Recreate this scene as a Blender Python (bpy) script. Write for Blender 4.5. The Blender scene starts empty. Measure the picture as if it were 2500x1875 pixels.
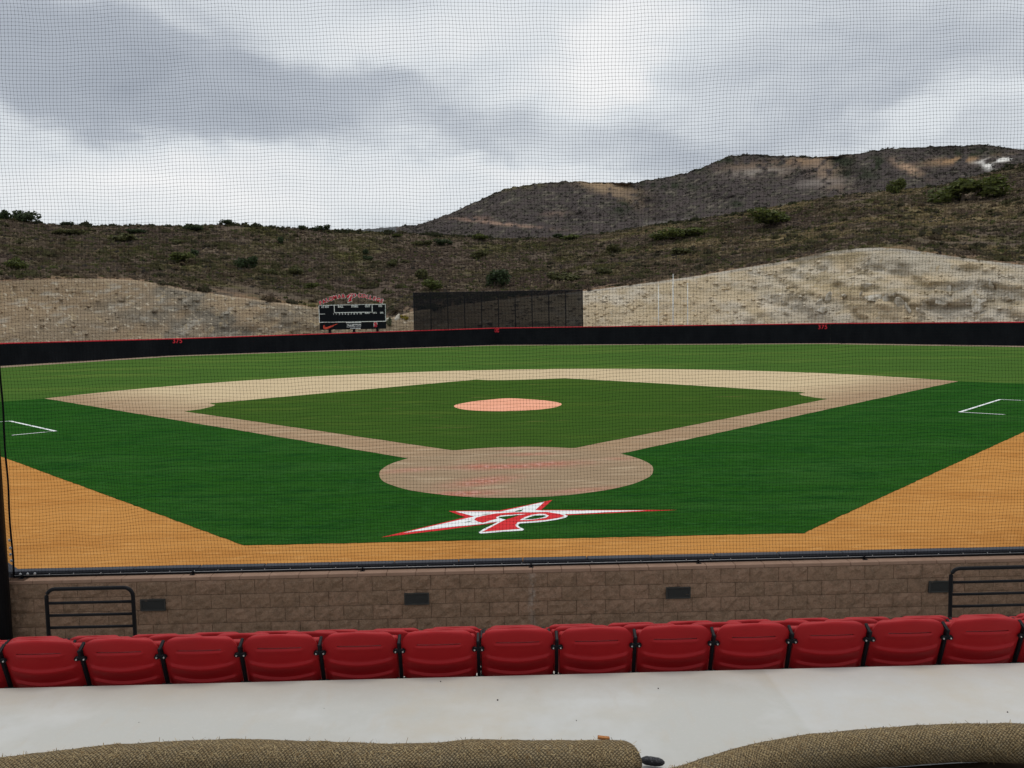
import bpy, bmesh, math, random
import numpy as np
from mathutils import Matrix, Vector, noise as mnoise
random.seed(7); rng = np.random.default_rng(7)
SC = bpy.context.scene
COL = SC.collection

# ------------------------------------------------------------------ camera
FPX = 1.9746                                   # focal length in thousands of photo pixels (2500 wide)
CAM = np.array([-0.476, -22.991, 4.277])
YAW, PIT, ROL = 0.0172, -0.0776, -0.0174
_fw = np.array([math.sin(YAW)*math.cos(PIT), math.cos(YAW)*math.cos(PIT), math.sin(PIT)])
_r = np.array([math.cos(YAW), -math.sin(YAW), 0.0]); _u = np.cross(_r, _fw)
R2 = math.cos(ROL)*_r + math.sin(ROL)*_u; U2 = -math.sin(ROL)*_r + math.cos(ROL)*_u
cd = bpy.data.cameras.new('camera'); cam = bpy.data.objects.new('camera', cd); COL.objects.link(cam)
cd.sensor_width = 36.0; cd.lens = FPX*1000/2500*36.0; cd.clip_start = 0.1; cd.clip_end = 6000
cam.matrix_world = Matrix(((R2[0], U2[0], -_fw[0], CAM[0]), (R2[1], U2[1], -_fw[1], CAM[1]),
                           (R2[2], U2[2], -_fw[2], CAM[2]), (0, 0, 0, 1)))
SC.camera = cam
def ray(x, y):                                  # survey pixel (2212-wide survey sheet) -> direction
    x, y = x*2500/2212, y*2500/2212
    return _fw + R2*(x-1250)/(FPX*1000) - U2*(y-937.5)/(FPX*1000)
def azel(x, y):                                 # -> azimuth (rad), tangent of elevation
    d = ray(x, y); return math.atan2(d[0], d[1]), d[2]/math.hypot(d[0], d[1])
def on_z(x, y, z=0.0):
    d = ray(x, y); t = (z-CAM[2])/d[2]; return CAM + d*t

# ------------------------------------------------------------------ world, sun, exposure
SUN_EL, SUN_AZ = math.radians(74), math.radians(8)
W = bpy.data.worlds.new('World'); SC.world = W; W.use_nodes = True
nt = W.node_tree; nt.nodes.clear()
class G:                                        # tiny node-math helper
    def __init__(s, nt): s.nt = nt
    def n(s, t, **k):
        nd = s.nt.nodes.new(t)
        for a, v in k.items(): setattr(nd, a, v)
        return nd
    def put(s, sock, v):
        if hasattr(v, 'is_output'): s.nt.links.new(v, sock)
        else: sock.default_value = v
    def m(s, op, a, b=0.0, c=None, clamp=False):
        nd = s.n('ShaderNodeMath', operation=op, use_clamp=clamp); s.put(nd.inputs[0], a); s.put(nd.inputs[1], b)
        if c is not None: s.put(nd.inputs[2], c)
        return nd.outputs[0]
    def mix(s, f, a, b):
        nd = s.n('ShaderNodeMix', data_type='RGBA'); s.put(nd.inputs[0], f)
        s.put(nd.inputs[6], a if hasattr(a, 'is_output') else (*a, 1)); s.put(nd.inputs[7], b if hasattr(b, 'is_output') else (*b, 1))
        return nd.outputs[2]
    def noise(s, vec, scale, detail=4, rough=.55, dist=0.0):
        nd = s.n('ShaderNodeTexNoise'); 
        if vec is not None: s.put(nd.inputs['Vector'], vec)
        nd.inputs['Scale'].default_value = scale; nd.inputs['Detail'].default_value = detail
        nd.inputs['Roughness'].default_value = rough; nd.inputs['Distortion'].default_value = dist
        return nd.outputs['Fac']
    def ramp(s, f, *st):
        nd = s.n('ShaderNodeValToRGB'); s.put(nd.inputs[0], f); e = nd.color_ramp.elements
        while len(e) < len(st): e.new(.5)
        for i, (p, c) in enumerate(st): e[i].position = p; e[i].color = (*c, 1) if len(c) == 3 else c
        return nd.outputs[0]
    def comb(s, x, y, z):
        nd = s.n('ShaderNodeCombineXYZ'); s.put(nd.inputs[0], x); s.put(nd.inputs[1], y); s.put(nd.inputs[2], z); return nd.outputs[0]
    def mapr(s, v, a, b, c=0.0, d=1.0):
        nd = s.n('ShaderNodeMapRange'); s.put(nd.inputs[0], v)
        for i, q in enumerate((a, b, c, d)): nd.inputs[1+i].default_value = q
        return nd.outputs[0]
g = G(nt)
sky = g.n('ShaderNodeTexSky', sky_type='NISHITA', sun_disc=False, sun_elevation=SUN_EL, sun_rotation=SUN_AZ)
tc = g.n('ShaderNodeTexCoord'); sp = g.n('ShaderNodeSeparateXYZ'); nt.links.new(tc.outputs['Generated'], sp.inputs[0])
X, Y, Z = sp.outputs
den = g.m('ADD', g.m('MAXIMUM', Z, 0.0), 0.16)
pv = g.comb(g.m('DIVIDE', X, den), g.m('DIVIDE', Y, den), 0.0)
wn = g.n('ShaderNodeTexNoise'); nt.links.new(pv, wn.inputs['Vector']); wn.inputs['Scale'].default_value = 1.1; wn.inputs['Detail'].default_value = 8; wn.inputs['Roughness'].default_value = .6
ws = g.n('ShaderNodeSeparateXYZ'); nt.links.new(wn.outputs['Color'], ws.inputs[0])
dv = g.comb(X, Y, g.m('MULTIPLY', Z, 2.0))
w2 = g.n('ShaderNodeTexNoise'); nt.links.new(dv, w2.inputs['Vector']); w2.inputs['Scale'].default_value = 4.2; w2.inputs['Detail'].default_value = 7; w2.inputs['Roughness'].default_value = .55
ws2 = g.n('ShaderNodeSeparateXYZ'); nt.links.new(w2.outputs['Color'], ws2.inputs[0])
az = g.m('ADD', g.m('ARCTAN2', X, Y), g.m('ADD', g.m('MULTIPLY', g.m('SUBTRACT', ws.outputs[0], .5), .10), g.m('MULTIPLY', g.m('SUBTRACT', ws2.outputs[0], .5), .34)))
el = g.m('ADD', g.m('ARCSINE', Z), g.m('ADD', g.m('MULTIPLY', g.m('SUBTRACT', ws.outputs[1], .5), .04), g.m('MULTIPLY', g.m('SUBTRACT', ws2.outputs[1], .5), .16)))
lum = g.m('MULTIPLY', g.m('SUBTRACT', g.noise(pv, .8, 6, .6, .4), .5), .36)
lum = g.m('ADD', lum, .695)
lum = g.m('ADD', lum, g.m('MULTIPLY', g.m('SUBTRACT', g.noise(dv, 5.5, 8, .58, .5), .5), .34))
for (bx_, by_, sx, sy, sl, amp) in (           # the banks of cloud: survey position, half widths, slant, brightness
        (290, 150, 580, 105, .05, -.25), (150, 300, 330, 62, .06, .12), (500, 385, 620, 85, .0, .17), (1330, 90, 115, 140, 0, .25),
        (1250, 200, 200, 50, 0, .13), (1010, 300, 190, 34, .03, -.14), (1620, 275, 260, 50, -.12, -.16), (1880, 110, 330, 60, .03, -.11),
        (2050, 205, 240, 34, -.15, .13), (1200, 366, 260, 26, .1, .14), (950, 80, 260, 70, 0, .13), (200, 20, 350, 40, 0, -.02)):
    a0, e0 = azel(bx_, by_); e0 = math.atan(e0); k = 2500/2212/(FPX*1000)
    da = g.m('SUBTRACT', az, a0); de = g.m('SUBTRACT', g.m('SUBTRACT', el, e0), g.m('MULTIPLY', da, -sl))
    q = g.m('ADD', g.m('POWER', g.m('ABSOLUTE', g.m('DIVIDE', da, sx*k)), 2.0), g.m('POWER', g.m('ABSOLUTE', g.m('DIVIDE', de, sy*k)), 2.0))
    lum = g.m('ADD', lum, g.m('MULTIPLY', g.m('POWER', 2.71828, g.m('MULTIPLY', g.m('POWER', q, 3.0 if amp == -.25 else 1.5), -1.0)), amp))
cl = g.ramp(lum, (.22, (.29, .325, .385)), (.5, (.50, .54, .60)), (.75, (.80, .84, .875)), (1.0, (1.0, 1.0, 1.0)))
mul = g.n('ShaderNodeVectorMath', operation='SCALE'); nt.links.new(cl, mul.inputs[0]); mul.inputs['Scale'].default_value = 9.6
fin = g.mix(.95, sky.outputs[0], mul.outputs[0])
bg = g.n('ShaderNodeBackground'); nt.links.new(fin, bg.inputs[0]); bg.inputs[1].default_value = 0.1
out = g.n('ShaderNodeOutputWorld'); nt.links.new(bg.outputs[0], out.inputs[0])
sd = bpy.data.lights.new('sun', 'SUN'); sd.energy = 1.35; sd.angle = math.radians(20); sd.color = (1.0, .96, .9)
sun = bpy.data.objects.new('sun', sd); COL.objects.link(sun)
sdir = Vector((math.sin(SUN_AZ)*math.cos(SUN_EL), math.cos(SUN_AZ)*math.cos(SUN_EL), math.sin(SUN_EL)))
sun.rotation_euler = sdir.to_track_quat('Z', 'Y').to_euler(); sun.location = (0, 0, 60)
vs = SC.view_settings; vs.view_transform = 'Standard'; vs.look = 'None'; vs.gamma = 1; vs.use_curve_mapping = False; vs.exposure = 0.0

# ------------------------------------------------------------------ materials
def mat(name, col, rough=.8, spec=.3, metal=0.0, nz=None, bump=None, coat=0):
    """nz: list of (scale, colour, lo, hi, detail) noise layers in object space; bump: (scale, strength, distance)"""
    m = bpy.data.materials.new(name); m.use_nodes = True; t = m.node_tree; t.nodes.clear(); h = G(t)
    b = h.n('ShaderNodeBsdfPrincipled'); o = h.n('ShaderNodeOutputMaterial'); t.links.new(b.outputs[0], o.inputs[0])
    b.inputs['Roughness'].default_value = rough; b.inputs['Metallic'].default_value = metal; b.inputs['Specular IOR Level'].default_value = spec
    b.inputs['Coat Weight'].default_value = coat
    geo = h.n('ShaderNodeNewGeometry').outputs['Position']
    c = None
    for (s, cc, lo, hi, d) in (nz or ()):
        v = geo
        if isinstance(s, tuple):
            mp = h.n('ShaderNodeMapping'); t.links.new(geo, mp.inputs[0]); mp.inputs['Scale'].default_value = s; v = mp.outputs[0]; s = 1.0
        f = h.mapr(h.noise(v, s, d, .6), lo, hi)
        c = h.mix(f, c if c is not None else col, cc)
    if c is None: b.inputs['Base Color'].default_value = (*col, 1)
    else: t.links.new(c, b.inputs['Base Color'])
    if bump:
        bp = h.n('ShaderNodeBump'); bp.inputs['Strength'].default_value = bump[1]; bp.inputs['Distance'].default_value = bump[2]
        t.links.new(h.noise(geo, bump[0], 5, .65), bp.inputs['Height']); t.links.new(bp.outputs[0], b.inputs['Normal'])
    return m
def attr_mat(name, rough=.9, bump=None, nz=None):            # base colour carried by the mesh's own colour attribute
    m = mat(name, (.5, .5, .5), rough, .0, bump=bump); t = m.node_tree; h = G(t)
    b = [n for n in t.nodes if n.type == 'BSDF_PRINCIPLED'][0]
    a = h.n('ShaderNodeAttribute', attribute_name='Col'); c = a.outputs['Color']
    geo = h.n('ShaderNodeNewGeometry').outputs['Position']
    for (s, cc, lo, hi, d) in (nz or ()):
        c = h.mix(h.mapr(h.noise(geo, s, d, .65), lo, hi), c, cc)
    t.links.new(c, b.inputs['Base Color']); return m
M = {}
M['outfield'] = mat('outfield grass', (.060, .126, .026), .9, .0, nz=[((.04, .16, .1), (.100, .162, .034), .48, .66, 4), ((.5, 2.2, 1), (.046, .104, .016), .45, .75, 5), (28, (.06, .11, .018), .5, .8, 3)], bump=(60, .6, .02))
M['infield'] = mat('infield grass', (.048, .102, .018), .9, .0, nz=[((.12, .45, .2), (.075, .125, .022), .5, .7, 4), ((.7, 3, 1), (.036, .084, .012), .4, .75, 5), ((.2, .7, 1), (.15, .15, .045), .64, .76, 3), (40, (.04, .08, .013), .5, .8, 3)], bump=(70, .6, .02))
M['foul'] = mat('synthetic turf', (.020, .084, .010), .85, .0, nz=[((.16, .5, 1), (.032, .104, .018), .45, .66, 5), ((.6, 2.4, 1), (.011, .056, .010), .45, .68, 6), ((3, 14, 3), (.034, .118, .026), .50, .70, 6), (40, (.006, .036, .006), .48, .75, 4)], bump=(120, .7, .015))
M['orange'] = mat('orange infill', (.50, .235, .066), .95, .0, nz=[((.35, .8, 1), (.44, .195, .052), .45, .62, 6), ((2, 6, 1), (.57, .29, .095), .52, .72, 6), (45, (.33, .14, .034), .52, .75, 4), ((1.2, 3.5, 1), (.39, .17, .045), .60, .72, 6)], bump=(160, .5, .01))
M['track'] = mat('warning track dirt', (.30, .22, .16), .95, .1, nz=[(.4, (.25, .17, .12), .4, .7, 4)])
M['mound'] = mat('mound clay', (.84, .40, .265), .95, .0, nz=[(1.2, (.76, .35, .22), .4, .7, 4), (30, (.62, .28, .17), .55, .8, 4)], bump=(60, .4, .01))
M['white_paint'] = mat('white turf paint', (.80, .82, .82), .85, .2, nz=[(60, (.62, .68, .64), .52, .8, 4)], bump=(140, .5, .008))
M['red_paint'] = mat('red turf paint', (.62, .018, .022), .85, .2, nz=[(60, (.45, .012, .014), .5, .8, 4)], bump=(140, .5, .008))
M['concrete'] = mat('pale concrete', (.45, .445, .415), .85, .25, nz=[((.7, 1.6, 1), (.485, .46, .41), .45, .7, 5), (1.7, (.515, .515, .50), .5, .72, 4), ((9, 2.5, 3), (.46, .43, .38), .58, .8, 5), (60, (.48, .47, .44), .55, .8, 3)], bump=(80, .25, .003))
def concrete_finish(m):
    t = m.node_tree; h = G(t); b = [n for n in t.nodes if n.type == 'BSDF_PRINCIPLED'][0]; src = b.inputs['Base Color'].links[0].from_socket
    pos = h.n('ShaderNodeNewGeometry').outputs['Position']; s_ = h.n('ShaderNodeSeparateXYZ'); t.links.new(pos, s_.inputs[0]); x, y, z = s_.outputs
    wob = h.m('MULTIPLY', h.m('SUBTRACT', h.noise(pos, 3.0, 6, .65), .5), .32)
    st = h.m('MULTIPLY', h.mapr(h.m('ADD', y, wob), -18.42, -18.05), .55)                      # dirt swept against the edge
    c = h.mix(st, src, (.33, .285, .235))
    jx = h.m('ADD', x, h.m('MULTIPLY', wob, .1)); lf = h.mapr(jx, 1.16, 1.19); c = h.mix(h.m('MULTIPLY', lf, .22), c, (.60, .60, .61))
    ru = h.m('MULTIPLY', h.mapr(h.noise(pos, 1.1, 7, .7), .52, .72), .5); c = h.mix(ru, c, (.46, .40, .31))
    t.links.new(c, b.inputs['Base Color'])
concrete_finish(M['concrete'])
M['cgrey'] = mat('terrace concrete', (.42, .41, .39), .9, .2, nz=[(1.5, (.35, .34, .32), .4, .7, 4)])
M['seat'] = mat('red moulded plastic', (.335, .008, .011), .55, .22, nz=[(3.0, (.30, .007, .010), .4, .7, 3)], bump=(220, .12, .002))
M['black_steel'] = mat('black powder coat', (.007, .007, .009), .5, .14, bump=(120, .05, .001))
M['bolt'] = mat('zinc bolt', (.72, .72, .70), .35, .5, .7)
M['net'] = mat('black net twine', (.008, .008, .010), .9, .05)
M['cable'] = mat('galvanised cable', (.42, .43, .44), .4, .5, .6)
M['pad'] = mat('charcoal vinyl pad', (.036, .039, .050), .55, .2, nz=[(4, (.028, .030, .040), .4, .7, 4)], bump=(30, .2, .006))
M['pad_back'] = mat('black pad backing', (.012, .013, .018), .6, .3)
M['wallblk'] = mat('black wall padding', (.006, .0075, .010), .7, .06, nz=[((.5, .5, .3), (.011, .013, .016), .4, .7, 4)])
M['wallred'] = mat('red wall cap', (.55, .012, .025), .6, .3)
M['numred'] = mat('red numeral', (.75, .03, .05), .6, .3)
M['sbblack'] = mat('scoreboard black', (.007, .009, .012), .6, .08)
M['sbwhite'] = mat('scoreboard white', (.86, .88, .86), .6, .3)
M['sbred'] = mat('scoreboard red', (.66, .018, .045), .6, .3)
M['sworange'] = mat('orange red mark', (.78, .085, .045), .6, .3)
M['flag'] = mat('white pole paint', (.88, .88, .84), .4, .4)
M['foliage'] = None

def dirt_material():
    m = mat('infield clay', (.50, .39, .25), .95, .0); t = m.node_tree; h = G(t)
    b = [n for n in t.nodes if n.type == 'BSDF_PRINCIPLED'][0]
    pos = h.n('ShaderNodeNewGeometry').outputs['Position']; s = h.n('ShaderNodeSeparateXYZ'); t.links.new(pos, s.inputs[0])
    x, y, z = s.outputs
    # dry and pale out in the arc, brown where it is dragged and watered: along the lines and at home
    ax = h.m('ABSOLUTE', x); dl = h.m('SUBTRACT', y, ax)                       # distance inside the foul line
    dry = h.mapr(dl, 0.0, 9.0); dry = h.m('MULTIPLY', dry, h.mapr(y, 8, 22))
    dry = h.m('ADD', dry, h.m('MULTIPLY', h.m('SUBTRACT', h.noise(pos, .35, 5, .6), .5), .8), clamp=True)
    c = h.mix(dry, (.36, .245, .150), (.60, .475, .295))
    home = h.m('SQRT', h.m('ADD', h.m('POWER', h.m('ABSOLUTE', x), 2.0), h.m('POWER', h.m('ABSOLUTE', y), 2.0)))
    c = h.mix(h.mapr(home, 5.2, 3.2), c, (.325, .235, .150))
    mp = h.n('ShaderNodeMapping'); t.links.new(pos, mp.inputs[0]); mp.inputs['Scale'].default_value = (.5, 2.4, 1)
    c = h.mix(h.m('MULTIPLY', h.mapr(h.noise(mp.outputs[0], 1.0, 5, .65, .6), .52, .72), .55), c, (.60, .48, .33))
    # raked furrows and heel scuffs
    mp2 = h.n('ShaderNodeMapping'); t.links.new(pos, mp2.inputs[0]); mp2.inputs['Scale'].default_value = (1.2, 9, 1)
    c = h.mix(h.m('MULTIPLY', h.mapr(h.noise(mp2.outputs[0], 1.0, 6, .7, .3), .48, .75), .5), c, (.24, .16, .10))
    c = h.mix(h.m('MULTIPLY', h.mapr(h.noise(pos, 26, 5, .75), .5, .78), .6), c, (.20, .14, .095))
    # damp red clay dug up round the plate
    red = None
    for (px, py, sx, sy, sl, am) in ((-.2, .55, 1.5, .38, .0, 1.0), (.9, .85, 1.0, .4, .12, .9), (-.95, -1.6, .9, .55, .5, .8), (-1.4, -3.1, .9, .35, .1, .9),
                                     (.55, 2.7, .8, .3, .1, .55), (-3.1, .3, .8, .35, .2, .5), (1.6, -3.0, 1.0, .3, .25, .5), (3.2, 1.5, .5, .3, 0, .4), (-1.0, .6, .6, .5, 0, .9), (2.0, 1.0, .5, .5, 0, .3)):
        dx = h.m('SUBTRACT', x, px); dy = h.m('SUBTRACT', h.m('SUBTRACT', y, py), h.m('MULTIPLY', dx, sl))
        q = h.m('ADD', h.m('POWER', h.m('ABSOLUTE', h.m('DIVIDE', dx, sx)), 2.0), h.m('POWER', h.m('ABSOLUTE', h.m('DIVIDE', dy, sy)), 2.0))
        e = h.m('MULTIPLY', h.m('POWER', 2.718, h.m('MULTIPLY', q, -1.0)), am)
        red = e if red is None else h.m('MAXIMUM', red, e)
    nn = h.noise(pos, 2.6, 7, .7, .4)
    red = h.m('MULTIPLY', red, h.mapr(nn, .27, .46), clamp=True)
    c = h.mix(h.m('MULTIPLY', red, .85), c, (.43, .145, .10))
    lightp = h.m('MULTIPLY', red, h.mapr(h.noise(pos, 5, 5, .7), .50, .62))
    c = h.mix(h.m('MULTIPLY', lightp, .7), c, (.66, .40, .34))
    t.links.new(c, b.inputs['Base Color'])
    bp = h.n('ShaderNodeBump'); bp.inputs['Strength'].default_value = .6; bp.inputs['Distance'].default_value = .03
    t.links.new(h.noise(pos, 9, 6, .7), bp.inputs['Height']); t.links.new(bp.outputs[0], b.inputs['Normal'])
    return m
M['dirt'] = dirt_material()

def block_material():
    m = mat('split-face block', (.30, .205, .150), .95, .1); t = m.node_tree; h = G(t)
    b = [n for n in t.nodes if n.type == 'BSDF_PRINCIPLED'][0]
    pos = h.n('ShaderNodeNewGeometry').outputs['Position']; oi = h.n('ShaderNodeObjectInfo')
    c = h.mix(oi.outputs['Random'], (.275, .180, .120), (.32, .202, .138))
    c = h.mix(h.mapr(h.noise(pos, 11, 6, .7), .42, .66), c, (.19, .125, .083))
    c = h.mix(h.m('MULTIPLY', h.mapr(h.noise(pos, 55, 4, .7), .55, .75), .8), c, (.42, .32, .24))
    c = h.mix(h.m('MULTIPLY', h.mapr(h.noise(pos, 38, 4, .7), .56, .72), .8), c, (.13, .09, .065))
    s = h.n('ShaderNodeSeparateXYZ'); t.links.new(pos, s.inputs[0])
    # lime run-off below the middle net anchor
    d = h.m('ABSOLUTE', h.m('SUBTRACT', s.outputs[0], h.m('ADD', -.06, h.m('MULTIPLY', h.m('SUBTRACT', h.noise(pos, 6, 3), .5), .12))))
    st = h.m('MULTIPLY', h.mapr(d, .07, .0), h.mapr(h.noise(pos, 12, 5, .7), .42, .68))
    c = h.mix(h.m('MULTIPLY', st, .5, clamp=True), c, (.5, .46, .42))
    t.links.new(c, b.inputs['Base Color'])
    bp = h.n('ShaderNodeBump'); bp.inputs['Strength'].default_value = 1.0; bp.inputs['Distance'].default_value = .035
    t.links.new(h.noise(pos, 17, 8, .72), bp.inputs['Height']); t.links.new(bp.outputs[0], b.inputs['Normal'])
    return m
M['block'] = block_material()
M['cap'] = mat('smooth cap block', (.31, .20, .145), .9, .1, nz=[(5, (.27, .17, .12), .4, .7, 4), (60, (.27, .18, .13), .5, .8, 3)], bump=(90, .3, .004))
M['mortar'] = mat('mortar', (.17, .10, .072), .95, .1, nz=[(20, (.15, .09, .065), .4, .7, 4)])

# ------------------------------------------------------------------ mesh helpers
def link(name, me, m=None, parent=None, loc=None, smooth=False):
    o = bpy.data.objects.new(name, me); COL.objects.link(o)
    if m is not None and me is not None and not me.materials: me.materials.append(m)
    if parent is not None: o.parent = parent
    if loc is not None: o.location = loc
    if smooth: me.shade_smooth()
    return o
def mesh_np(name, V, F, cols=None):
    """fast mesh from numpy: F an (n,3) or (n,4) array; cols per vertex"""
    me = bpy.data.meshes.new(name); V = np.asarray(V, np.float32); F = np.asarray(F, np.int32); n, k = F.shape
    me.vertices.add(len(V)); me.vertices.foreach_set('co', V.ravel())
    me.loops.add(n*k); me.loops.foreach_set('vertex_index', F.ravel())
    me.polygons.add(n); me.polygons.foreach_set('loop_start', np.arange(0, n*k, k, dtype=np.int32))
    me.polygons.foreach_set('loop_total', np.full(n, k, np.int32))
    me.update(calc_edges=True)
    if cols is not None:
        a = me.color_attributes.new('Col', 'FLOAT_COLOR', 'POINT')
        c = np.ones((len(V), 4), np.float32); c[:, :3] = cols; a.data.foreach_set('color', c.ravel())
    return me
def bm_mesh(name, bm):
    me = bpy.data.meshes.new(name); bm.normal_update(); bm.to_mesh(me); bm.free(); return me
def box(bm, c, s, bevel=0.0, seg=2, rot=None):
    r = bmesh.ops.create_cube(bm, size=1.0, matrix=Matrix.Translation(c) @ (rot.to_4x4() if rot else Matrix()) @ Matrix.Diagonal((*s, 1)))
    if bevel: bmesh.ops.bevel(bm, geom=list({e for v in r['verts'] for e in v.link_edges}), offset=bevel, segments=seg, profile=.5, affect='EDGES')
def tube(bm, pts, r, n=8, caps=True):
    pts = [Vector(p) for p in pts]; rings = []
    for i, p in enumerate(pts):
        a = pts[max(0, i-1)]; b = pts[min(len(pts)-1, i+1)]; d = (b-a).normalized()
        up = Vector((0, 0, 1)) if abs(d.z) < .9 else Vector((1, 0, 0)); s = d.cross(up).normalized(); u = s.cross(d)
        rr = r[i] if isinstance(r, (list, tuple)) else r
        rings.append([bm.verts.new(p + (s*math.cos(2*math.pi*k/n) + u*math.sin(2*math.pi*k/n))*rr) for k in range(n)])
    for i in range(len(rings)-1):
        for k in range(n): bm.faces.new((rings[i][k], rings[i][(k+1) % n], rings[i+1][(k+1) % n], rings[i+1][k]))
    if caps: bm.faces.new(rings[0][::-1]); bm.faces.new(rings[-1])
def poly(name, pts, z, m, parent=None, sub=0):
    bm = bmesh.new(); f = bm.faces.new([bm.verts.new((p[0], p[1], z)) for p in pts]); bm.normal_update()
    if f.normal.z < 0: f.normal_flip()
    bmesh.ops.triangulate(bm, faces=bm.faces[:]); return link(name, bm_mesh(name, bm), m, parent)
def thing(name, label, cat, loc=(0, 0, 0), group=None):
    o = bpy.data.objects.new(name, None); COL.objects.link(o); o.location = loc; o.empty_display_size = .2
    return tag(o, label, cat, group)
def tag(o, label, cat, group=None):
    o['label'] = label; o['category'] = cat
    if group: o['group'] = group
    return o
def struct(o, label=None):
    o['kind'] = 'structure'
    if label: o['label'] = label
    return o
def vnoise(x, y, s, octv=4, seed=0.0):                       # numpy value noise, 0..1
    x = np.asarray(x, float)*s + seed*17.3; y = np.asarray(y, float)*s + seed*9.1; tot = 0; amp = 1; na = 0
    def hsh(i, j): return np.modf(np.abs(np.sin(i*127.1 + j*311.7)*43758.5453))[0]
    for _ in range(octv):
        i = np.floor(x); j = np.floor(y); f = x-i; k = y-j; f = f*f*(3-2*f); k = k*k*(3-2*k)
        v = (hsh(i, j)*(1-f)+hsh(i+1, j)*f)*(1-k) + (hsh(i, j+1)*(1-f)+hsh(i+1, j+1)*f)*k
        tot = tot + v*amp; na += amp; amp *= .5; x = x*2.03+3.1; y = y*2.03+7.7
    return tot/na
def smooth_poly(pts, n):
    return pts

# ------------------------------------------------------------------ the field: sheets, each a few mm above the one below
S2 = math.sqrt(.5)
def arc(cx, cy, r, a0, a1, n=24): return [(cx+r*math.cos(math.radians(a0+(a1-a0)*i/n)), cy+r*math.sin(math.radians(a0+(a1-a0)*i/n))) for i in range(n+1)]
gb = bmesh.new(); bmesh.ops.create_grid(gb, x_segments=2, y_segments=2, size=4000)
gr = struct(link('ground', bm_mesh('ground', gb), M['track'], loc=(0, 0, -.9)))
struct(poly('orange_warning_strip', [(-60, -11.6), (60, -11.6), (60, 30), (-60, 30)], 0.0, M['orange']))
struct(poly('warning_track', [(-110, 30), (110, 30), (110, 150), (-110, 150)], 0.0, M['track']))
WALL = [(-66.5, 58.0), (-59.56, 74.94), (-49.7, 99.3), (-.85, 124.68), (51.4, 102.1), (66.62, 78.92), (80.0, 58.0)]
WTOP = [2.75, 2.72, 2.55, 3.1, 3.1, 3.06, 3.0]
def inset(P, d):
    out = []
    for i, p in enumerate(P):
        v = Vector((0-p[0], 40-p[1])).normalized(); out.append((p[0]+v.x*d, p[1]+v.y*d))
    return out
struct(poly('outfield_grass', [(-34.4, 21.5), (-52, 30.5)] + inset(WALL, 4.2) + [(60, 30.5), (34.4, 21.5), (0, 20)], .004, M['outfield']))
TIP = (28.5, 27.3)
def ragged(P, amp, step, fr=.9):
    out = []
    for i, p in enumerate(P):
        q = P[(i+1) % len(P)]; L = math.dist(p, q); n = max(1, int(L/step))
        for k in range(n):
            t = k/n; x = p[0]+(q[0]-p[0])*t; y = p[1]+(q[1]-p[1])*t
            nn = mnoise.noise_vector(Vector((x*fr, y*fr, 3))) * amp
            out.append((x+nn.x, y+nn.y))
    return out
struct(poly('foul_turf', ragged([(-5.5, -7.4), (5.5, -7.4), (34.4, 21.5), TIP, (0, 4), (-TIP[0], TIP[1]), (-34.4, 21.5)], .028, .12, 5.0), .008, M['foul']))
w_out, w_in, hr, hy = .85, 1.18, 3.96, .3
# infield clay: home circle, base paths, arc 29 m about the rubber
circ = arc(0, hy, hr, 180+27, 360-27, 40)
a_l = math.degrees(math.atan2(TIP[1]-18.44, TIP[0]))
P = []
P += [(TIP[0], TIP[1])] + arc(0, 18.44, math.hypot(TIP[0], TIP[1]-18.44), a_l, 180-a_l, 60)[1:-1] + [(-TIP[0], TIP[1])]
P2 = arc(0, hy, hr, 180-32, 360+32, 60)
P += [q for q in P2]
struct(poly('infield_clay', ragged(P, .05, .4), .012, M['dirt']))
# infield grass: diamond inset from the base lines, cut round by each base
e = w_in*math.sqrt(2)                               # lines y = |x| + e
def on_right(x): return (x, x+e)
ig = [(-2.05, 2.05+e+.08)] + arc(0, hy, hr, 118, 62, 14) + [(2.05, 2.05+e+.08)]
ig += [(16.4, 18.02)] + [(16.05, 18.9), (15.9, 20.2), (16.1, 21.2), (16.75, 21.85)]
ig += [(10.5, 29.6), (4.46, 36.4)] + [(3.2, 36.1), (1.5, 35.75), (0, 35.6), (-1.2, 35.9), (-2.05, 36.75)]
ig += [(-9.5, 29.2), (-16.5, 21.95), (-15.9, 21.2), (-15.75, 20.2), (-15.9, 18.9), (-16.35, 17.98)]
struct(poly('infield_grass', ragged(ig, .04, .4), .016, M['infield']))
# pitcher's mound
bm = bmesh.new(); NR, NA = 10, 64; rings = []
for i in range(NR+1):
    rr = 2.74*i/NR; ring = []
    for k in range(NA):
        a = 2*math.pi*k/NA; x = rr*math.cos(a); y = rr*math.sin(a)
        d = max(0, math.hypot(x, y-.3)-.75); zz = .25*max(0, 1-d/2.0)**1.0 if rr < 2.73 else 0
        ring.append(bm.verts.new((x*(1+.012*math.sin(5*a)), y, .018 + zz)) if i else None)
    rings.append(ring)
c0 = bm.verts.new((0, 0, .268))
for k in range(NA):
    bm.faces.new((c0, rings[1][k], rings[1][(k+1) % NA]))
    for i in range(1, NR): bm.faces.new((rings[i][k], rings[i+1][k], rings[i+1][(k+1) % NA], rings[i][(k+1) % NA]))
mo = link('pitchers_mound', bm_mesh('mound', bm), M['mound'], loc=(0, 17.98, 0), smooth=True)
tag(mo, 'low round mound of pink clay in the middle of the infield grass', 'mound')

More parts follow.
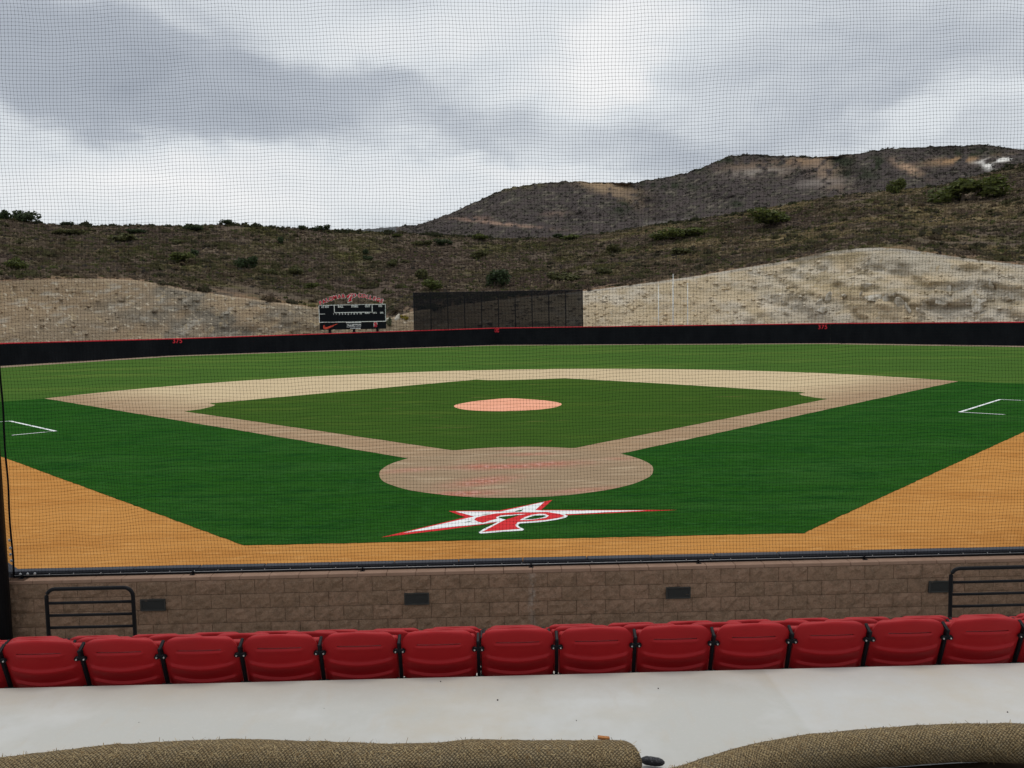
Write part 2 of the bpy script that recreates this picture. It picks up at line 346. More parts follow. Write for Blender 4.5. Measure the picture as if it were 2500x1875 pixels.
# coach's boxes: three white lines each
def stripe(pa, pb, w, parent, z=.0125):
    a = Vector(pa); b = Vector(pb); d = (b-a).normalized(); n = Vector((-d.y, d.x))*w/2
    return poly('line', [a+n, a-n, b-n, b+n], z, M['white_paint'], parent)
for (A, B, A2, B2, lab) in (((-19.05, 11.0), (-23.4, 15.15), (-20.25, 9.95), (-25.6, 13.1), 'white painted coach box outline on dark turf at the left, beside the net rope'),
                            ((19.5, 11.5), (24.25, 16.25), (20.75, 10.3), (26.6, 13.9), 'white painted coach box outline on dark turf at the right edge')):
    t = thing('coach_box', lab, 'field marking', group='coach boxes painted on the foul turf')
    stripe(A, B, .13, t); stripe(A, A2, .11, t, .0155); stripe(B, B2, .11, t, .0155)

# painted star and P emblem behind home plate (survey sheet measured on the turf, metres)
def c4(p): return [tuple(on_z(*( (1080+x/4.608)*2212/2500, (1200+y/4.608)*2212/2500))[:2]) for x, y in p]
star_red = c4([(-687, 521), (260, 295), (70, 225), (640, 220), (1238, 100), (1110, 212), (2637, 213), (1400, 272), (1000, 330), (640, 352), (0, 440)])
star_wht = c4([(-440, 472), (0, 370), (360, 288), (150, 232), (660, 232), (1150, 122), (1045, 215), (1120, 221), (2290, 220), (1400, 262), (1000, 330), (640, 338), (470, 370), (0, 418)])
P_WHT = [(408, 470), (455, 435), (560, 385), (625, 350), (540, 358), (450, 375), (400, 362), (340, 330), (370, 298), (480, 270), (600, 249), (800, 235), (1000, 239), (1180, 233), (1340, 254), (1412, 282), (1390, 302), (1280, 327), (1100, 353), (870, 368), (850, 385), (860, 402), (922, 436), (900, 448), (700, 460), (500, 477), (430, 481)]
P_RED = [(450, 463), (560, 405), (680, 340), (760, 307), (860, 276), (950, 262), (860, 263), (660, 278), (605, 297), (615, 316), (540, 335), (455, 362), (400, 348), (358, 328), (380, 303), (480, 278), (600, 257), (800, 243), (1000, 246), (1180, 241), (1320, 262), (1378, 285), (1300, 308), (1150, 332), (1000, 343), (850, 353), (822, 385), (830, 405), (875, 431)]
H_W = [(870, 333), (930, 300), (1000, 275), (1090, 262), (1160, 265), (1198, 283), (1170, 305), (1080, 320), (960, 332)]
H_G = [(920, 326), (980, 300), (1040, 284), (1150, 281), (1165, 292), (1110, 308), (1020, 322)]
L_G = [(630, 298), (700, 290), (880, 273), (800, 300), (715, 325), (680, 318), (640, 305)]
em = thing('field_emblem', 'red and white star with a letter P painted on the dark green turf', 'emblem', (0, -5.6, 0))
def emb(name, pts, z, m):
    o = poly(name, [(x, y+5.6) for x, y in pts], z, m, em); return o
emb('star_border', star_red, .0120, M['red_paint']); emb('star_fill', star_wht, .0150, M['white_paint'])
emb('letter_border', c4(P_WHT), .0180, M['white_paint']); emb('letter', c4(P_RED), .0210, M['red_paint'])
emb('bowl_border', c4(H_W), .0240, M['white_paint']); emb('bowl_opening', c4(H_G), .0270, M['foul']); emb('left_opening', c4(L_G), .0240, M['foul'])
for s_ in ([(808, 233), (850, 220), (912, 209), (885, 231)], [(440, 264), (500, 259), (555, 259), (500, 267)], [(245, 354), (300, 343), (340, 337), (310, 348)]):
    emb('turf_sliver', c4(s_), .0180, M['foul'])

# ------------------------------------------------------------------ hills
def curve(pts):
    q = sorted(azel(x, y) for x, y in pts); return np.array([p[0] for p in q]), np.array([p[1] for p in q])
cutc = curve([(-40, 612), (0, 608), (60, 605), (150, 602), (230, 602), (300, 606), (350, 614), (400, 625), (450, 633), (500, 640), (560, 648), (620, 656), (690, 665), (740, 680), (790, 692), (840, 688), (880, 676), (895, 672), (1060, 650), (1258, 629), (1330, 620), (1400, 611), (1500, 597), (1600, 580), (1700, 563), (1800, 543), (1850, 537), (1900, 535), (1950, 538), (2000, 545), (2100, 560), (2212, 573), (2300, 580)])
crest = curve([(-40, 460), (0, 466), (30, 472), (60, 479), (100, 484), (200, 488), (300, 487), (400, 489), (500, 484), (600, 491), (700, 496), (745, 499), (800, 500), (900, 505), (1000, 510), (1100, 516), (1200, 514), (1300, 505), (1416, 486), (1530, 470), (1632, 455), (1776, 428), (1860, 418), (1920, 412), (2028, 402), (2136, 373), (2212, 352), (2300, 330)])
mount = curve([(860, 490), (900, 485), (950, 470), (1000, 448), (1060, 420), (1100, 405), (1150, 398), (1220, 391), (1290, 393), (1350, 395), (1400, 389), (1450, 381), (1500, 367), (1540, 351), (1580, 335), (1640, 333), (1700, 336), (1760, 338), (1850, 331), (1900, 323), (1960, 318), (2050, 314), (2130, 313), (2180, 319), (2212, 323), (2300, 345)])
farc = curve([(640, 503), (745, 498), (800, 491), (860, 487), (900, 487), (930, 484), (1000, 480), (1100, 486)])
AZ0, AZ1 = -.78, .80
footr = lambda a: np.interp(a, [-.8, -.56, -.44, 0, .35, .56, .8], [118, 127, 142, 158, 152, 138, 128])
def cut_top(a):
    e = np.interp(a, *cutc); r = (footr(a)+CAM[2]/.85)/(1-e/.85); return r, CAM[2]+r*e
def crest_r(a): return np.interp(a, [-.8, -.55, 0, .3, .6, .8], [275, 285, 300, 330, 345, 350])
def polar(a, r): return CAM[0]+r*np.sin(a), CAM[1]+r*np.cos(a)
def grid_faces(nu, nv):
    i, j = np.meshgrid(np.arange(nu-1), np.arange(nv-1), indexing='ij'); b = (i*nv+j).ravel()
    return np.stack([b, b+nv, b+nv+1, b+1], 1)
def hill_xyz(a, t):
    """natural hillside: t=0 at the top of the cutting, 1 at the crest"""
    r0, z0 = cut_top(a); r1 = crest_r(a); e0 = (z0-CAM[2])/r0; e1 = np.interp(a, *crest)
    r = r0+(r1-r0)*t; e_ = e0+(e1-e0)*np.power(t, .92)
    x, y = polar(a, r); z = CAM[2]+r*e_
    amp = np.sin(np.pi*np.clip(t, 0, 1))
    z = z + amp*((vnoise(x, y, .035, 3, 1)-.5)*3.2 + (vnoise(x, y, .18, 3, 2)-.5)*.9)
    return x, y, z
def lerp(a, b, t): t = np.asarray(t)[..., None]; return a*(1-t)+b*t
def C(*v): return np.array(v)
def brush_tint(x, y, a, t):
    n1 = vnoise(x, y, .025, 4, 5); n2 = vnoise(x, y, .11, 4, 6); n3 = vnoise(x, y, .06, 4, 8)
    c = lerp(C(.135, .108, .086), C(.170, .132, .098), n1)
    c = lerp(c, C(.115, .110, .046), np.clip((n2-.47)*3.6, 0, 1))
    c = lerp(c, C(.27, .215, .115), np.clip((n3-.46)*4, 0, 1)*np.clip((a-.05)*4, .12, .9))
    return lerp(c, C(.10, .074, .064), np.clip((n1-.55)*4, 0, .6))*np.array([.86, .84, .82])
NU, NV = 420, 64
A, T = np.meshgrid(np.linspace(AZ0, AZ1, NU), np.r_[np.linspace(0, 1, NV-6), np.linspace(1.03, 1.6, 6)], indexing='ij')
Tc = np.clip(T, 0, 1); hx, hy_, hz = hill_xyz(A, Tc)
over = np.clip(T-1, 0, 1)*90; hx = hx+over*np.sin(A); hy_ = hy_+over*np.cos(A); hz = hz-over*over*.012-over*.05
hc = brush_tint(hx, hy_, A, Tc)*.95
r0_, z0_ = cut_top(A)
edge = np.clip(1-T*14, 0, 1)*(vnoise(hx, hy_, .3, 3, 4) > .45)                    # bare crumbled soil at the lip of the cutting
hc = lerp(hc, C(.28, .18, .11), edge*.8)
M['hill'] = attr_mat('dry chaparral soil', bump=(1.5, .8, .4), nz=[(.9, (.085, .070, .054), .48, .68, 5)])
struct(link('hillside', mesh_np('hillside', np.stack([hx, hy_, hz], -1).reshape(-1, 3), grid_faces(NU, NV), hc.reshape(-1, 3)), M['hill'], smooth=True))

# the cutting: raw rock slope between the outfield wall and the hillside
NU, NV = 560, 44
A, T = np.meshgrid(np.linspace(AZ0, AZ1, NU), np.linspace(0, 1, NV), indexing='ij')
r1_, z1_ = cut_top(A); r0_ = footr(A)
R_ = r0_+(r1_-r0_)*T; Z_ = -.9+(z1_+.9)*T; cx_, cy_ = polar(A, R_)
rough = np.sin(np.pi*np.clip(T, 0, 1))**.5
right = np.clip((A+.02)*8, 0, 1)
nn = (vnoise(cx_, Z_*1.6+cy_*.2, .10, 4, 3)-.5)*4.4 + (vnoise(cx_, Z_*2, .55, 4, 4)-.5)*1.5*(.5+right)
ridg = np.abs(vnoise(cx_*.8+Z_*.5, Z_, .22, 4, 9)-.5)*2
pit = np.clip(vnoise(cx_, Z_, .33, 3, 12)-.56, 0, 1)*9*right*np.clip((A-.22)*6, 0, 1)
ro0 = np.clip((A-.24)*8, 0, 1); nn = nn*rough*(.45+.55*np.maximum(ro0, 1-right)) + rough*(.35-ridg)*2.4*ro0 + pit*rough
cx_ = cx_+nn*np.sin(A); cy_ = cy_+nn*np.cos(A)
n1 = vnoise(cx_, Z_*1.5, .07, 4, 21); n2 = vnoise(cx_, Z_*1.5, .3, 4, 22); n3 = vnoise(cx_, Z_*2, .9, 3, 23)
cl_ = lerp(C(.37, .27, .172), C(.32, .25, .17), n1); cl_ = lerp(cl_, C(.20, .18, .145), np.clip((n1*.6+n2*.6-.50)*5, 0, .9)*np.exp(-((A+.33)/.16)**2))
cl_ = lerp(cl_, C(.46, .42, .35), np.clip((n3-.66)*6, 0, .7))
cr_ = lerp(C(.64, .525, .36), C(.56, .445, .295), n1); cr_ = lerp(cr_, C(.66, .58, .46), np.clip((n2-.45)*3.5, 0, 1)); ro = np.clip((A-.26)*9, 0, 1); st_ = vnoise(cx_*.5+Z_*1.2, Z_*2.4, .5, 4, 27); cr_ = lerp(cr_, C(.36, .28, .15), np.clip((st_-.52)*6, 0, .5)*(.25+.75*ro)); cr_ = lerp(cr_, C(.52, .475, .40), np.clip((vnoise(cx_, Z_*1.5, .16, 4, 28)-.5)*5, 0, .6)*ro)
cr_ = lerp(cr_, C(.52, .37, .19), np.exp(-((A-.21)/.05)**2)*np.clip(1-T, 0, 1)*np.clip((n2-.35)*4, 0, 1)*.8)
cc = lerp(cl_, cr_, right)
mid = np.exp(-((A+.17)/.06)**2); cc = lerp(cc, C(.26, .21, .14), mid*.8)
lip = np.clip((T-.955)*40, 0, 1); cc = lerp(cc, lerp(C(.46, .35, .24), C(.52, .48, .42), right), lip*.7)
M['cut'] = attr_mat('weathered cut rock', bump=(2.2, 1.0, .5), nz=[(.6, (.45, .355, .225), .56, .68, 9), (2.0, (.29, .22, .145), .585, .66, 9), (1.0, (.58, .50, .38), .58, .66, 9)])
cut = struct(link('cut_slope', mesh_np('cut_slope', np.stack([cx_, cy_, Z_], -1).reshape(-1, 3), grid_faces(NU, NV), cc.reshape(-1, 3)), M['cut']))
# angular rocks left standing in the cutting
def rock_mesh(sd):
    r = random.Random(sd+40); bm = bmesh.new()
    for _ in range(13):
        v = Vector((r.gauss(0, 1), r.gauss(0, 1), r.gauss(0, 1))).normalized()*r.uniform(.75, 1.1); bm.verts.new((v.x, v.y, v.z*.8))
    h_ = bmesh.ops.convex_hull(bm, input=bm.verts[:]); bmesh.ops.delete(bm, geom=[e for e in h_['geom_interior'] if isinstance(e, bmesh.types.BMVert)], context='VERTS')
    return bm_mesh('rock', bm)
M['rock'] = mat('broken granite', (.60, .55, .46), .95, .1, nz=[(1.1, (.33, .28, .20), .4, .65, 4), (5, (.56, .53, .47), .5, .75, 4)], bump=(4, .8, .2))
rocks = [rock_mesh(i) for i in range(4)]
for me_ in rocks: me_.materials.append(M['rock'])
def cut_at(x, y):
    a, e = azel(x, y); r0 = float(footr(a)); r1, z1 = cut_top(a); r1 = float(r1); z1 = float(z1); s = (z1+.9)/(r1-r0)
    r = (CAM[2]+.9+s*r0)/(s-e) if s != e else r0
    return np.array([CAM[0]+r*math.sin(a), CAM[1]+r*math.cos(a), CAM[2]+r*e])
for i, (x, y, s) in enumerate(((1895, 645, 1.4), (1910, 652, 1.0), (1860, 640, .9), (1945, 655, 1.1), (1960, 665, .8), (1820, 640, .8), (1790, 645, 1.0), (2035, 650, 1.0), (2110, 660, 1.1), (2120, 652, .7),
                               (1870, 618, .9), (2050, 628, .8), (1780, 668, 1.1), (1772, 655, .9), (1930, 640, 1.0), (2180, 640, .8), (2140, 615, .7), (1730, 640, .6), (1690, 655, .5), (1990, 672, .8), (860, 690, .9), (836, 694, .6))):
    p = cut_at(x, y); o = link('rock', rocks[i % 4], parent=cut, loc=p); o.scale = (s*1.5, s, s*.8); o.rotation_euler = (i*.7, i*1.3, i*2.1)

# loose rubble and clods lying on the cutting
n = 3600; ra = np.where(rng.random(n) < .78, rng.uniform(-.02, .62, n), rng.uniform(-.60, -.12, n)); rt = rng.uniform(.12, .985, n); den = vnoise(ra*150, rt*22, .25, 3, 90); kp = den+.25*rng.random(n) > .52; ra, rt = ra[kp], rt[kp]; n = len(ra)
ii = np.clip(np.rint((ra-AZ0)/(AZ1-AZ0)*559).astype(int), 0, 559); jj = np.clip(np.rint(rt*43).astype(int), 0, 43); pc = np.stack([cx_[ii, jj], cy_[ii, jj], Z_[ii, jj]], 1) + np.stack([rng.normal(size=n)*.25, np.zeros(n), np.zeros(n)], 1)
oc = np.array([(1, 0, 0), (-1, 0, 0), (0, 1, 0), (0, -1, 0), (0, 0, 1), (0, 0, -1)], float); szr = .07+.40*rng.random(n)**3.5
Vr = pc[:, None, :] + (oc[None]*(.6+.7*rng.random((n, 6, 1))) + rng.normal(size=(n, 6, 3))*.2)*szr[:, None, None]*np.array([1.4, 1, .8])
Fo = np.array([(0, 2, 4), (2, 1, 4), (1, 3, 4), (3, 0, 4), (2, 0, 5), (1, 2, 5), (3, 1, 5), (0, 3, 5)]); Fr = (np.arange(n)[:, None, None]*6+Fo[None]).reshape(-1, 3)
Cr = np.repeat((cc[ii, jj]*(.75+.42*rng.random((n, 1)))), 6, 0)
rb = link('rubble', mesh_np('rubble', Vr.reshape(-1, 3), Fr, Cr), attr_mat('rubble stone'), cut); rb['kind'] = 'stuff'

# far mountain and the hill beyond
NU, NV = 420, 70
a_lo = azel(856, 490)[0]
A, T = np.meshgrid(np.linspace(a_lo, AZ1, NU), np.linspace(0, 1.25, NV), indexing='ij'); Tc = np.clip(T, 0, 1)
e1 = np.interp(A, *mount); e0 = np.interp(A, *crest)-.02; e0 = np.minimum(e0, e1-.001)
rm = 400+260*Tc
gul = np.zeros_like(A)
for (gx, gw, gd, gs) in ((1345, .022, 60, .045), (1640, .035, 45, .06), (1800, .02, 55, .03), (2010, .03, 40, .03), (1190, .02, 20, .03), (1480, .025, 24, .04), (2130, .03, 35, -.03)):
    ga = azel(gx, 400)[0]; gul += gd*np.exp(-((A-ga-(1-Tc)*gs)/gw)**2)
mx, my = polar(A, rm); rm = rm+np.sin(np.pi*np.clip(T, 0, 1))**.6*(gul+(vnoise(A*600, T*160, .03, 4, 31)-.5)*34+(vnoise(A*600, T*260, .15, 3, 32)-.5)*6) + (T-Tc)*200
ee = e0+(e1-e0)*np.power(Tc, .95) - (T-Tc)*.12
ee = ee + (vnoise(A*500, T*0, .35, 3, 33)-.5)*.004*np.clip((T-.8)*5, 0, 1)
mx, my = polar(A, rm); mz = CAM[2]+rm*ee
n1 = vnoise(A*600, T*150, .06, 4, 41); n2 = vnoise(A*600, T*200, .25, 4, 42)
mc = lerp(C(.070, .059, .058), C(.096, .079, .073), n1); mc = lerp(mc, C(.070, .071, .050), np.clip((n2-.5)*4, 0, 1)); mc = lerp(mc, C(.20, .17, .14), np.clip((n2-.66)*7, 0, .8))
def blob(px, py, sx, sy, col, am, sl=0.0):
    global mc
    a0, q0 = azel(px, py); k = 2500/2212/(FPX*1000); da = (A-a0)/(sx*k); de = (ee-q0+sl*(A-a0))/(sy*k)
    w = np.exp(-da**2-de**2)*np.clip((vnoise(A*600, ee*900, .26, 5, 51)-.36)*6, 0, 1)*am; mc = lerp(mc, C(*col), np.clip(w, 0, 1))
blob(1310, 402, 55, 13, (.34, .24, .145), 1.2, .2); blob(1345, 425, 40, 14, (.26, .19, .13), 1.1, .4); blob(1740, 348, 60, 10, (.26, .175, .11), 1.1); blob(1640, 365, 70, 14, (.20, .14, .10), 1.0, .1)
blob(1790, 372, 30, 26, (.32, .23, .165), 1.1, .5); blob(2080, 345, 55, 7, (.33, .21, .12), 1.2); blob(1960, 362, 24, 8, (.4, .27, .18), 1.2, .6); blob(2152, 346, 24, 3.4, (.80, .78, .73), 2.2); blob(2132, 352, 7, 9, (.80, .78, .73), 2.2, .5); blob(1080, 483, 90, 3.0, (.30, .20, .15), 1.4, .12)
for q_ in ((1850, 377, 38, 10), (1893, 354, 14, 15), (1505, 364, 16, 6), (1560, 345, 30, 6), (1345, 448, 20, 14), (1600, 440, 20, 7), (2100, 330, 40, 7), (1440, 400, 60, 6), (1820, 350, 22, 10)):
    blob(*q_, (.040, .046, .030), 1.5, .1)  # dark green bush clusters, also gully shading put into the colour
blob(1640, 372, 60, 9, (.26, .23, .20), 1.0); blob(1770, 395, 60, 9, (.22, .19, .17), .9); blob(1490, 478, 70, 5, (.30, .27, .25), 1.0)
blob(1030, 472, 26, 4, (.26, .16, .12), .9); blob(1200, 462, 26, 5, (.20, .14, .11), .8); blob(1120, 402, 90, 8, (.13, .115, .06), .9, -.1)
M['mount'] = attr_mat('far chaparral mountain', bump=(.25, .9, 3.0), nz=[(.35, (.065, .060, .058), .55, .72, 6), (.5, (.24, .215, .195), .655, .72, 6)])
struct(link('mountain', mesh_np('mountain', np.stack([mx, my, mz], -1).reshape(-1, 3), grid_faces(NU, NV), mc.reshape(-1, 3)), M['mount'], smooth=True))
A, T = np.meshgrid(np.linspace(azel(600, 500)[0], azel(1120, 500)[0], 160), np.linspace(0, 1.3, 20), indexing='ij'); Tc = np.clip(T, 0, 1)
e1 = np.interp(A, *farc); rr = 1400+500*Tc+(T-Tc)*800; ee2 = e1-.035*(1-Tc)-(T-Tc)*.06+(vnoise(A*900, T*3, .3, 4, 61)-.5)*.0025*(T > .7)
x_, y_ = polar(A, rr); fc = lerp(C(.085, .09, .095), C(.11, .108, .105), vnoise(A*900, T*60, .1, 4, 62))  # bluish haze of distance put into the hill's base colour
struct(link('distant_hill', mesh_np('distant_hill', np.stack([x_, y_, CAM[2]+rr*ee2], -1).reshape(-1, 3), grid_faces(160, 20), fc.reshape(-1, 3)), attr_mat('distant hill'), smooth=True))

# brush: thousands of low dry shrubs nobody could count, one mesh of small leafy faces
def clumps(px, py, pz, size, col, k, flat=.7):
    n = len(px); d = rng.normal(size=(n, k, 3)); d /= np.linalg.norm(d, axis=2, keepdims=True)
    d[:, :, 2] = np.abs(d[:, :, 2]); rad = (.35+.65*rng.random((n, k, 1)))
    cen = d*rad*size[:, None, None]*np.array([1, 1, flat]) + np.stack([px, py, pz], 1)[:, None, :]
    t1 = rng.normal(size=(n, k, 3)); t1 /= np.linalg.norm(t1, axis=2, keepdims=True); t2 = np.cross(t1, d+rng.normal(size=d.shape)*.5)
    L = size[:, None, None]*(.30+.35*rng.random((n, k, 1)))
    V = np.stack([cen-t1*L-t2*L*.3, cen+t1*L*.9-t2*L*.4, cen+t2*L*.9], 2).reshape(-1, 3)
    cc = np.repeat((col[:, None, :]*(.82+.42*rng.random((n, k, 1)))).reshape(-1, 3), 3, axis=0)
    return V, cc
Vs, Cs = [], []
n = 46000; a = rng.uniform(-.60, .64, n); t = rng.random(n)**.8
x, y, z = hill_xyz(a, t); dens = vnoise(x, y, .08, 3, 70) + .25*rng.random(n)
keep = dens > .44; a, t, x, y, z = a[keep], t[keep], x[keep], y[keep], z[keep]
col = brush_tint(x, y, a, t)*1.15; gsel = rng.random(len(x))
col[gsel < .10] = C(.085, .095, .036); col[gsel > .93] = C(.070, .062, .052); col[(gsel > .80) & (gsel < .86)] = C(.25, .20, .13)
V, cc = clumps(x, y, z-.05, .38+.50*rng.random(len(x))**2, col, 11); Vs.append(V); Cs.append(cc)
n = 3000; a = rng.uniform(-.60, .64, n); t = rng.random(n)                                    # bigger, duller bushes merging into the brush
x, y, z = hill_xyz(a, t); kp = vnoise(x, y, .05, 3, 71) > .47; a, t, x, y, z = a[kp], t[kp], x[kp], y[kp], z[kp]; n = len(x); gs = rng.random(n)
col = np.where(gs[:, None] < .5, C(.094, .088, .045), np.where(gs[:, None] < .8, C(.074, .068, .042), C(.105, .080, .052)))
V, cc = clumps(x, y, z-.1, .7+.9*rng.random(n)**2, col, 26, .65); Vs.append(V); Cs.append(cc)
n = 900; a = rng.uniform(-.60, .64, n); t = .965+.05*rng.random(n)                         # ragged skyline
x, y, z = hill_xyz(a, np.clip(t, 0, 1)); lump = vnoise(a*300, a*0, .3, 3, 75)
V, cc = clumps(x, y, z, .4+2.0*np.clip(lump-.42, 0, 1)*2*rng.random(n), np.tile(C(.05, .055, .03), (n, 1)), 20, .8); Vs.append(V); Cs.append(cc)
V = np.concatenate(Vs); cc = np.concatenate(Cs)
def leafy(m, k=.45):                                        # thin leaves: part of the light comes through
    t = m.node_tree; h = G(t); b = [n for n in t.nodes if n.type == 'BSDF_PRINCIPLED'][0]; o = [n for n in t.nodes if n.type == 'OUTPUT_MATERIAL'][0]
    tr = h.n('ShaderNodeBsdfTranslucent'); mx_ = h.n('ShaderNodeMixShader'); mx_.inputs[0].default_value = k; src = b.inputs['Base Color'].links[0].from_socket
    t.links.new(src, tr.inputs[0]); t.links.new(b.outputs[0], mx_.inputs[1]); t.links.new(tr.outputs[0], mx_.inputs[2]); t.links.new(mx_.outputs[0], o.inputs[0]); return m
M['brush'] = leafy(attr_mat('dry brush leaves', .85))
br = link('chaparral', mesh_np('chaparral', V, np.arange(len(V)).reshape(-1, 3), cc), M['brush'])
br['kind'] = 'stuff'; br['label'] = 'dry brown and olive brush covering the hillside behind the outfield'
Vs, Cs = [], []
n = 15000; a = rng.uniform(a_lo+.01, .62, n); t = rng.random(n)**.7
def mount_xyz(a, t):                                        # nearest grid sample of the mountain surface
    i = np.clip(np.rint((a-a_lo)/(AZ1-a_lo)*419).astype(int), 0, 419); j = np.clip(np.rint(t/1.25*69).astype(int), 0, 69); return mx[i, j], my[i, j], mz[i, j], mc[i, j]
x, y, z, c_ = mount_xyz(a, t); kp = (c_.mean(1) < .115) & (rng.random(n) < .8); x, y, z, c_ = x[kp], y[kp], z[kp], c_[kp]; n = len(x); x = x+rng.normal(size=n)*1.2
V, cc = clumps(x, y, z-.2, .45+1.1*rng.random(n)**3, lerp(c_, C(.060, .060, .046), np.full(n, .5)), 8, .7); Vs.append(V); Cs.append(cc)
n = 500; a = rng.uniform(a_lo+.01, .62, n); x, y, z, c_ = mount_xyz(a, np.full(n, .985)); lump = vnoise(a*300, a*0, .25, 3, 77)
V, cc = clumps(x, y, z, .6+5*np.clip(lump-.5, 0, 1)*rng.random(n), np.tile(C(.045, .048, .03), (n, 1)), 16, .75); Vs.append(V); Cs.append(cc)
V = np.concatenate(Vs); cc = np.concatenate(Cs)
mb = link('mountain_brush', mesh_np('mountain_brush', V, np.arange(len(V)).reshape(-1, 3), cc), M['brush'])
mb['kind'] = 'stuff'; mb['label'] = 'dark scattered brush covering the far mountain'

# green shrubs that stand out one by one
def shrub_meshes(sd, dense):
    r = np.random.default_rng(sd); nl = 7+sd % 3
    lobes = np.stack([r.uniform(-.36, .36, nl), r.uniform(-.3, .3, nl), r.uniform(.2, .62, nl)], 1); lr = r.uniform(.17, .30, nl)
    k = dense; li = r.integers(0, nl, k); d = r.normal(size=(k, 3)); d /= np.linalg.norm(d, axis=1, keepdims=True)
    c = lobes[li]+d*lr[li][:, None]*(.55+.5*r.random((k, 1))); c[:, 2] = np.abs(c[:, 2])
    t1 = r.normal(size=(k, 3)); t1 /= np.linalg.norm(t1, axis=1, keepdims=True); t2 = np.cross(t1, d); t2 /= np.linalg.norm(t2, axis=1, keepdims=True)+1e-6
    L = .035+.045*r.random((k, 1))
    V = np.stack([c-t1*L, c+t2*L*.8, c+t1*L, c-t2*L*.6], 1).reshape(-1, 3)
    F = np.arange(k*4).reshape(-1, 4); cc = np.repeat(.62+.75*r.random((k, 1)), 4, 0)*np.ones((1, 3))
    fol = mesh_np('foliage', V, F, cc)
    bm = bmesh.new()
    for q in lobes[:5]:
        tube(bm, [(q[0]*.15, q[1]*.15, -.08), (q[0]*.5, q[1]*.5, q[2]*.5), tuple(q)], [.030, .02, .008], 5)
    return fol, bm_mesh('stem', bm)
def leaf_mat(name, col):
    m = mat(name, col, .75, .25); t = m.node_tree; h = G(t); b = [n for n in t.nodes if n.type == 'BSDF_PRINCIPLED'][0]
    a_ = h.n('ShaderNodeAttribute', attribute_name='Col'); mu = h.n('ShaderNodeMix', data_type='RGBA', blend_type='MULTIPLY')
    mu.inputs[0].default_value = 1; mu.inputs[6].default_value = (*col, 1); t.links.new(a_.outputs['Color'], mu.inputs[7]); t.links.new(mu.outputs[2], b.inputs['Base Color']); return leafy(m, .35)
LM = {'d': leaf_mat('dark evergreen leaves', (.046, .068, .026)), 'g': leaf_mat('green sumac leaves', (.100, .118, .030)), 'o': leaf_mat('olive leaves', (.105, .106, .040)),
      'y': leaf_mat('yellow flowering leaves', (.30, .24, .03)), 's': leaf_mat('grey green leaves', (.14, .15, .085))}
M['bark'] = mat('grey bark', (.12, .095, .07), .95)
variants = {}
def variant(i, k):
    if (i, k) not in variants:
        f, s = shrub_meshes(i, 1100); f.materials.append(LM[k]); s.materials.append(M['bark']); variants[(i, k)] = (f, s)
    return variants[(i, k)]
def hill_at(x, y):
    a, e = azel(x, y); ts = np.linspace(0, 1, 400); hx, hy2, hz = hill_xyz(np.full(400, a), ts); r = np.hypot(hx-CAM[0], hy2-CAM[1]); ev = (hz-CAM[2])/r
    i = int(np.argmax(ev >= e)) if (ev >= e).any() else 399
    return np.array([hx[i], hy2[i], hz[i]]), r[i]
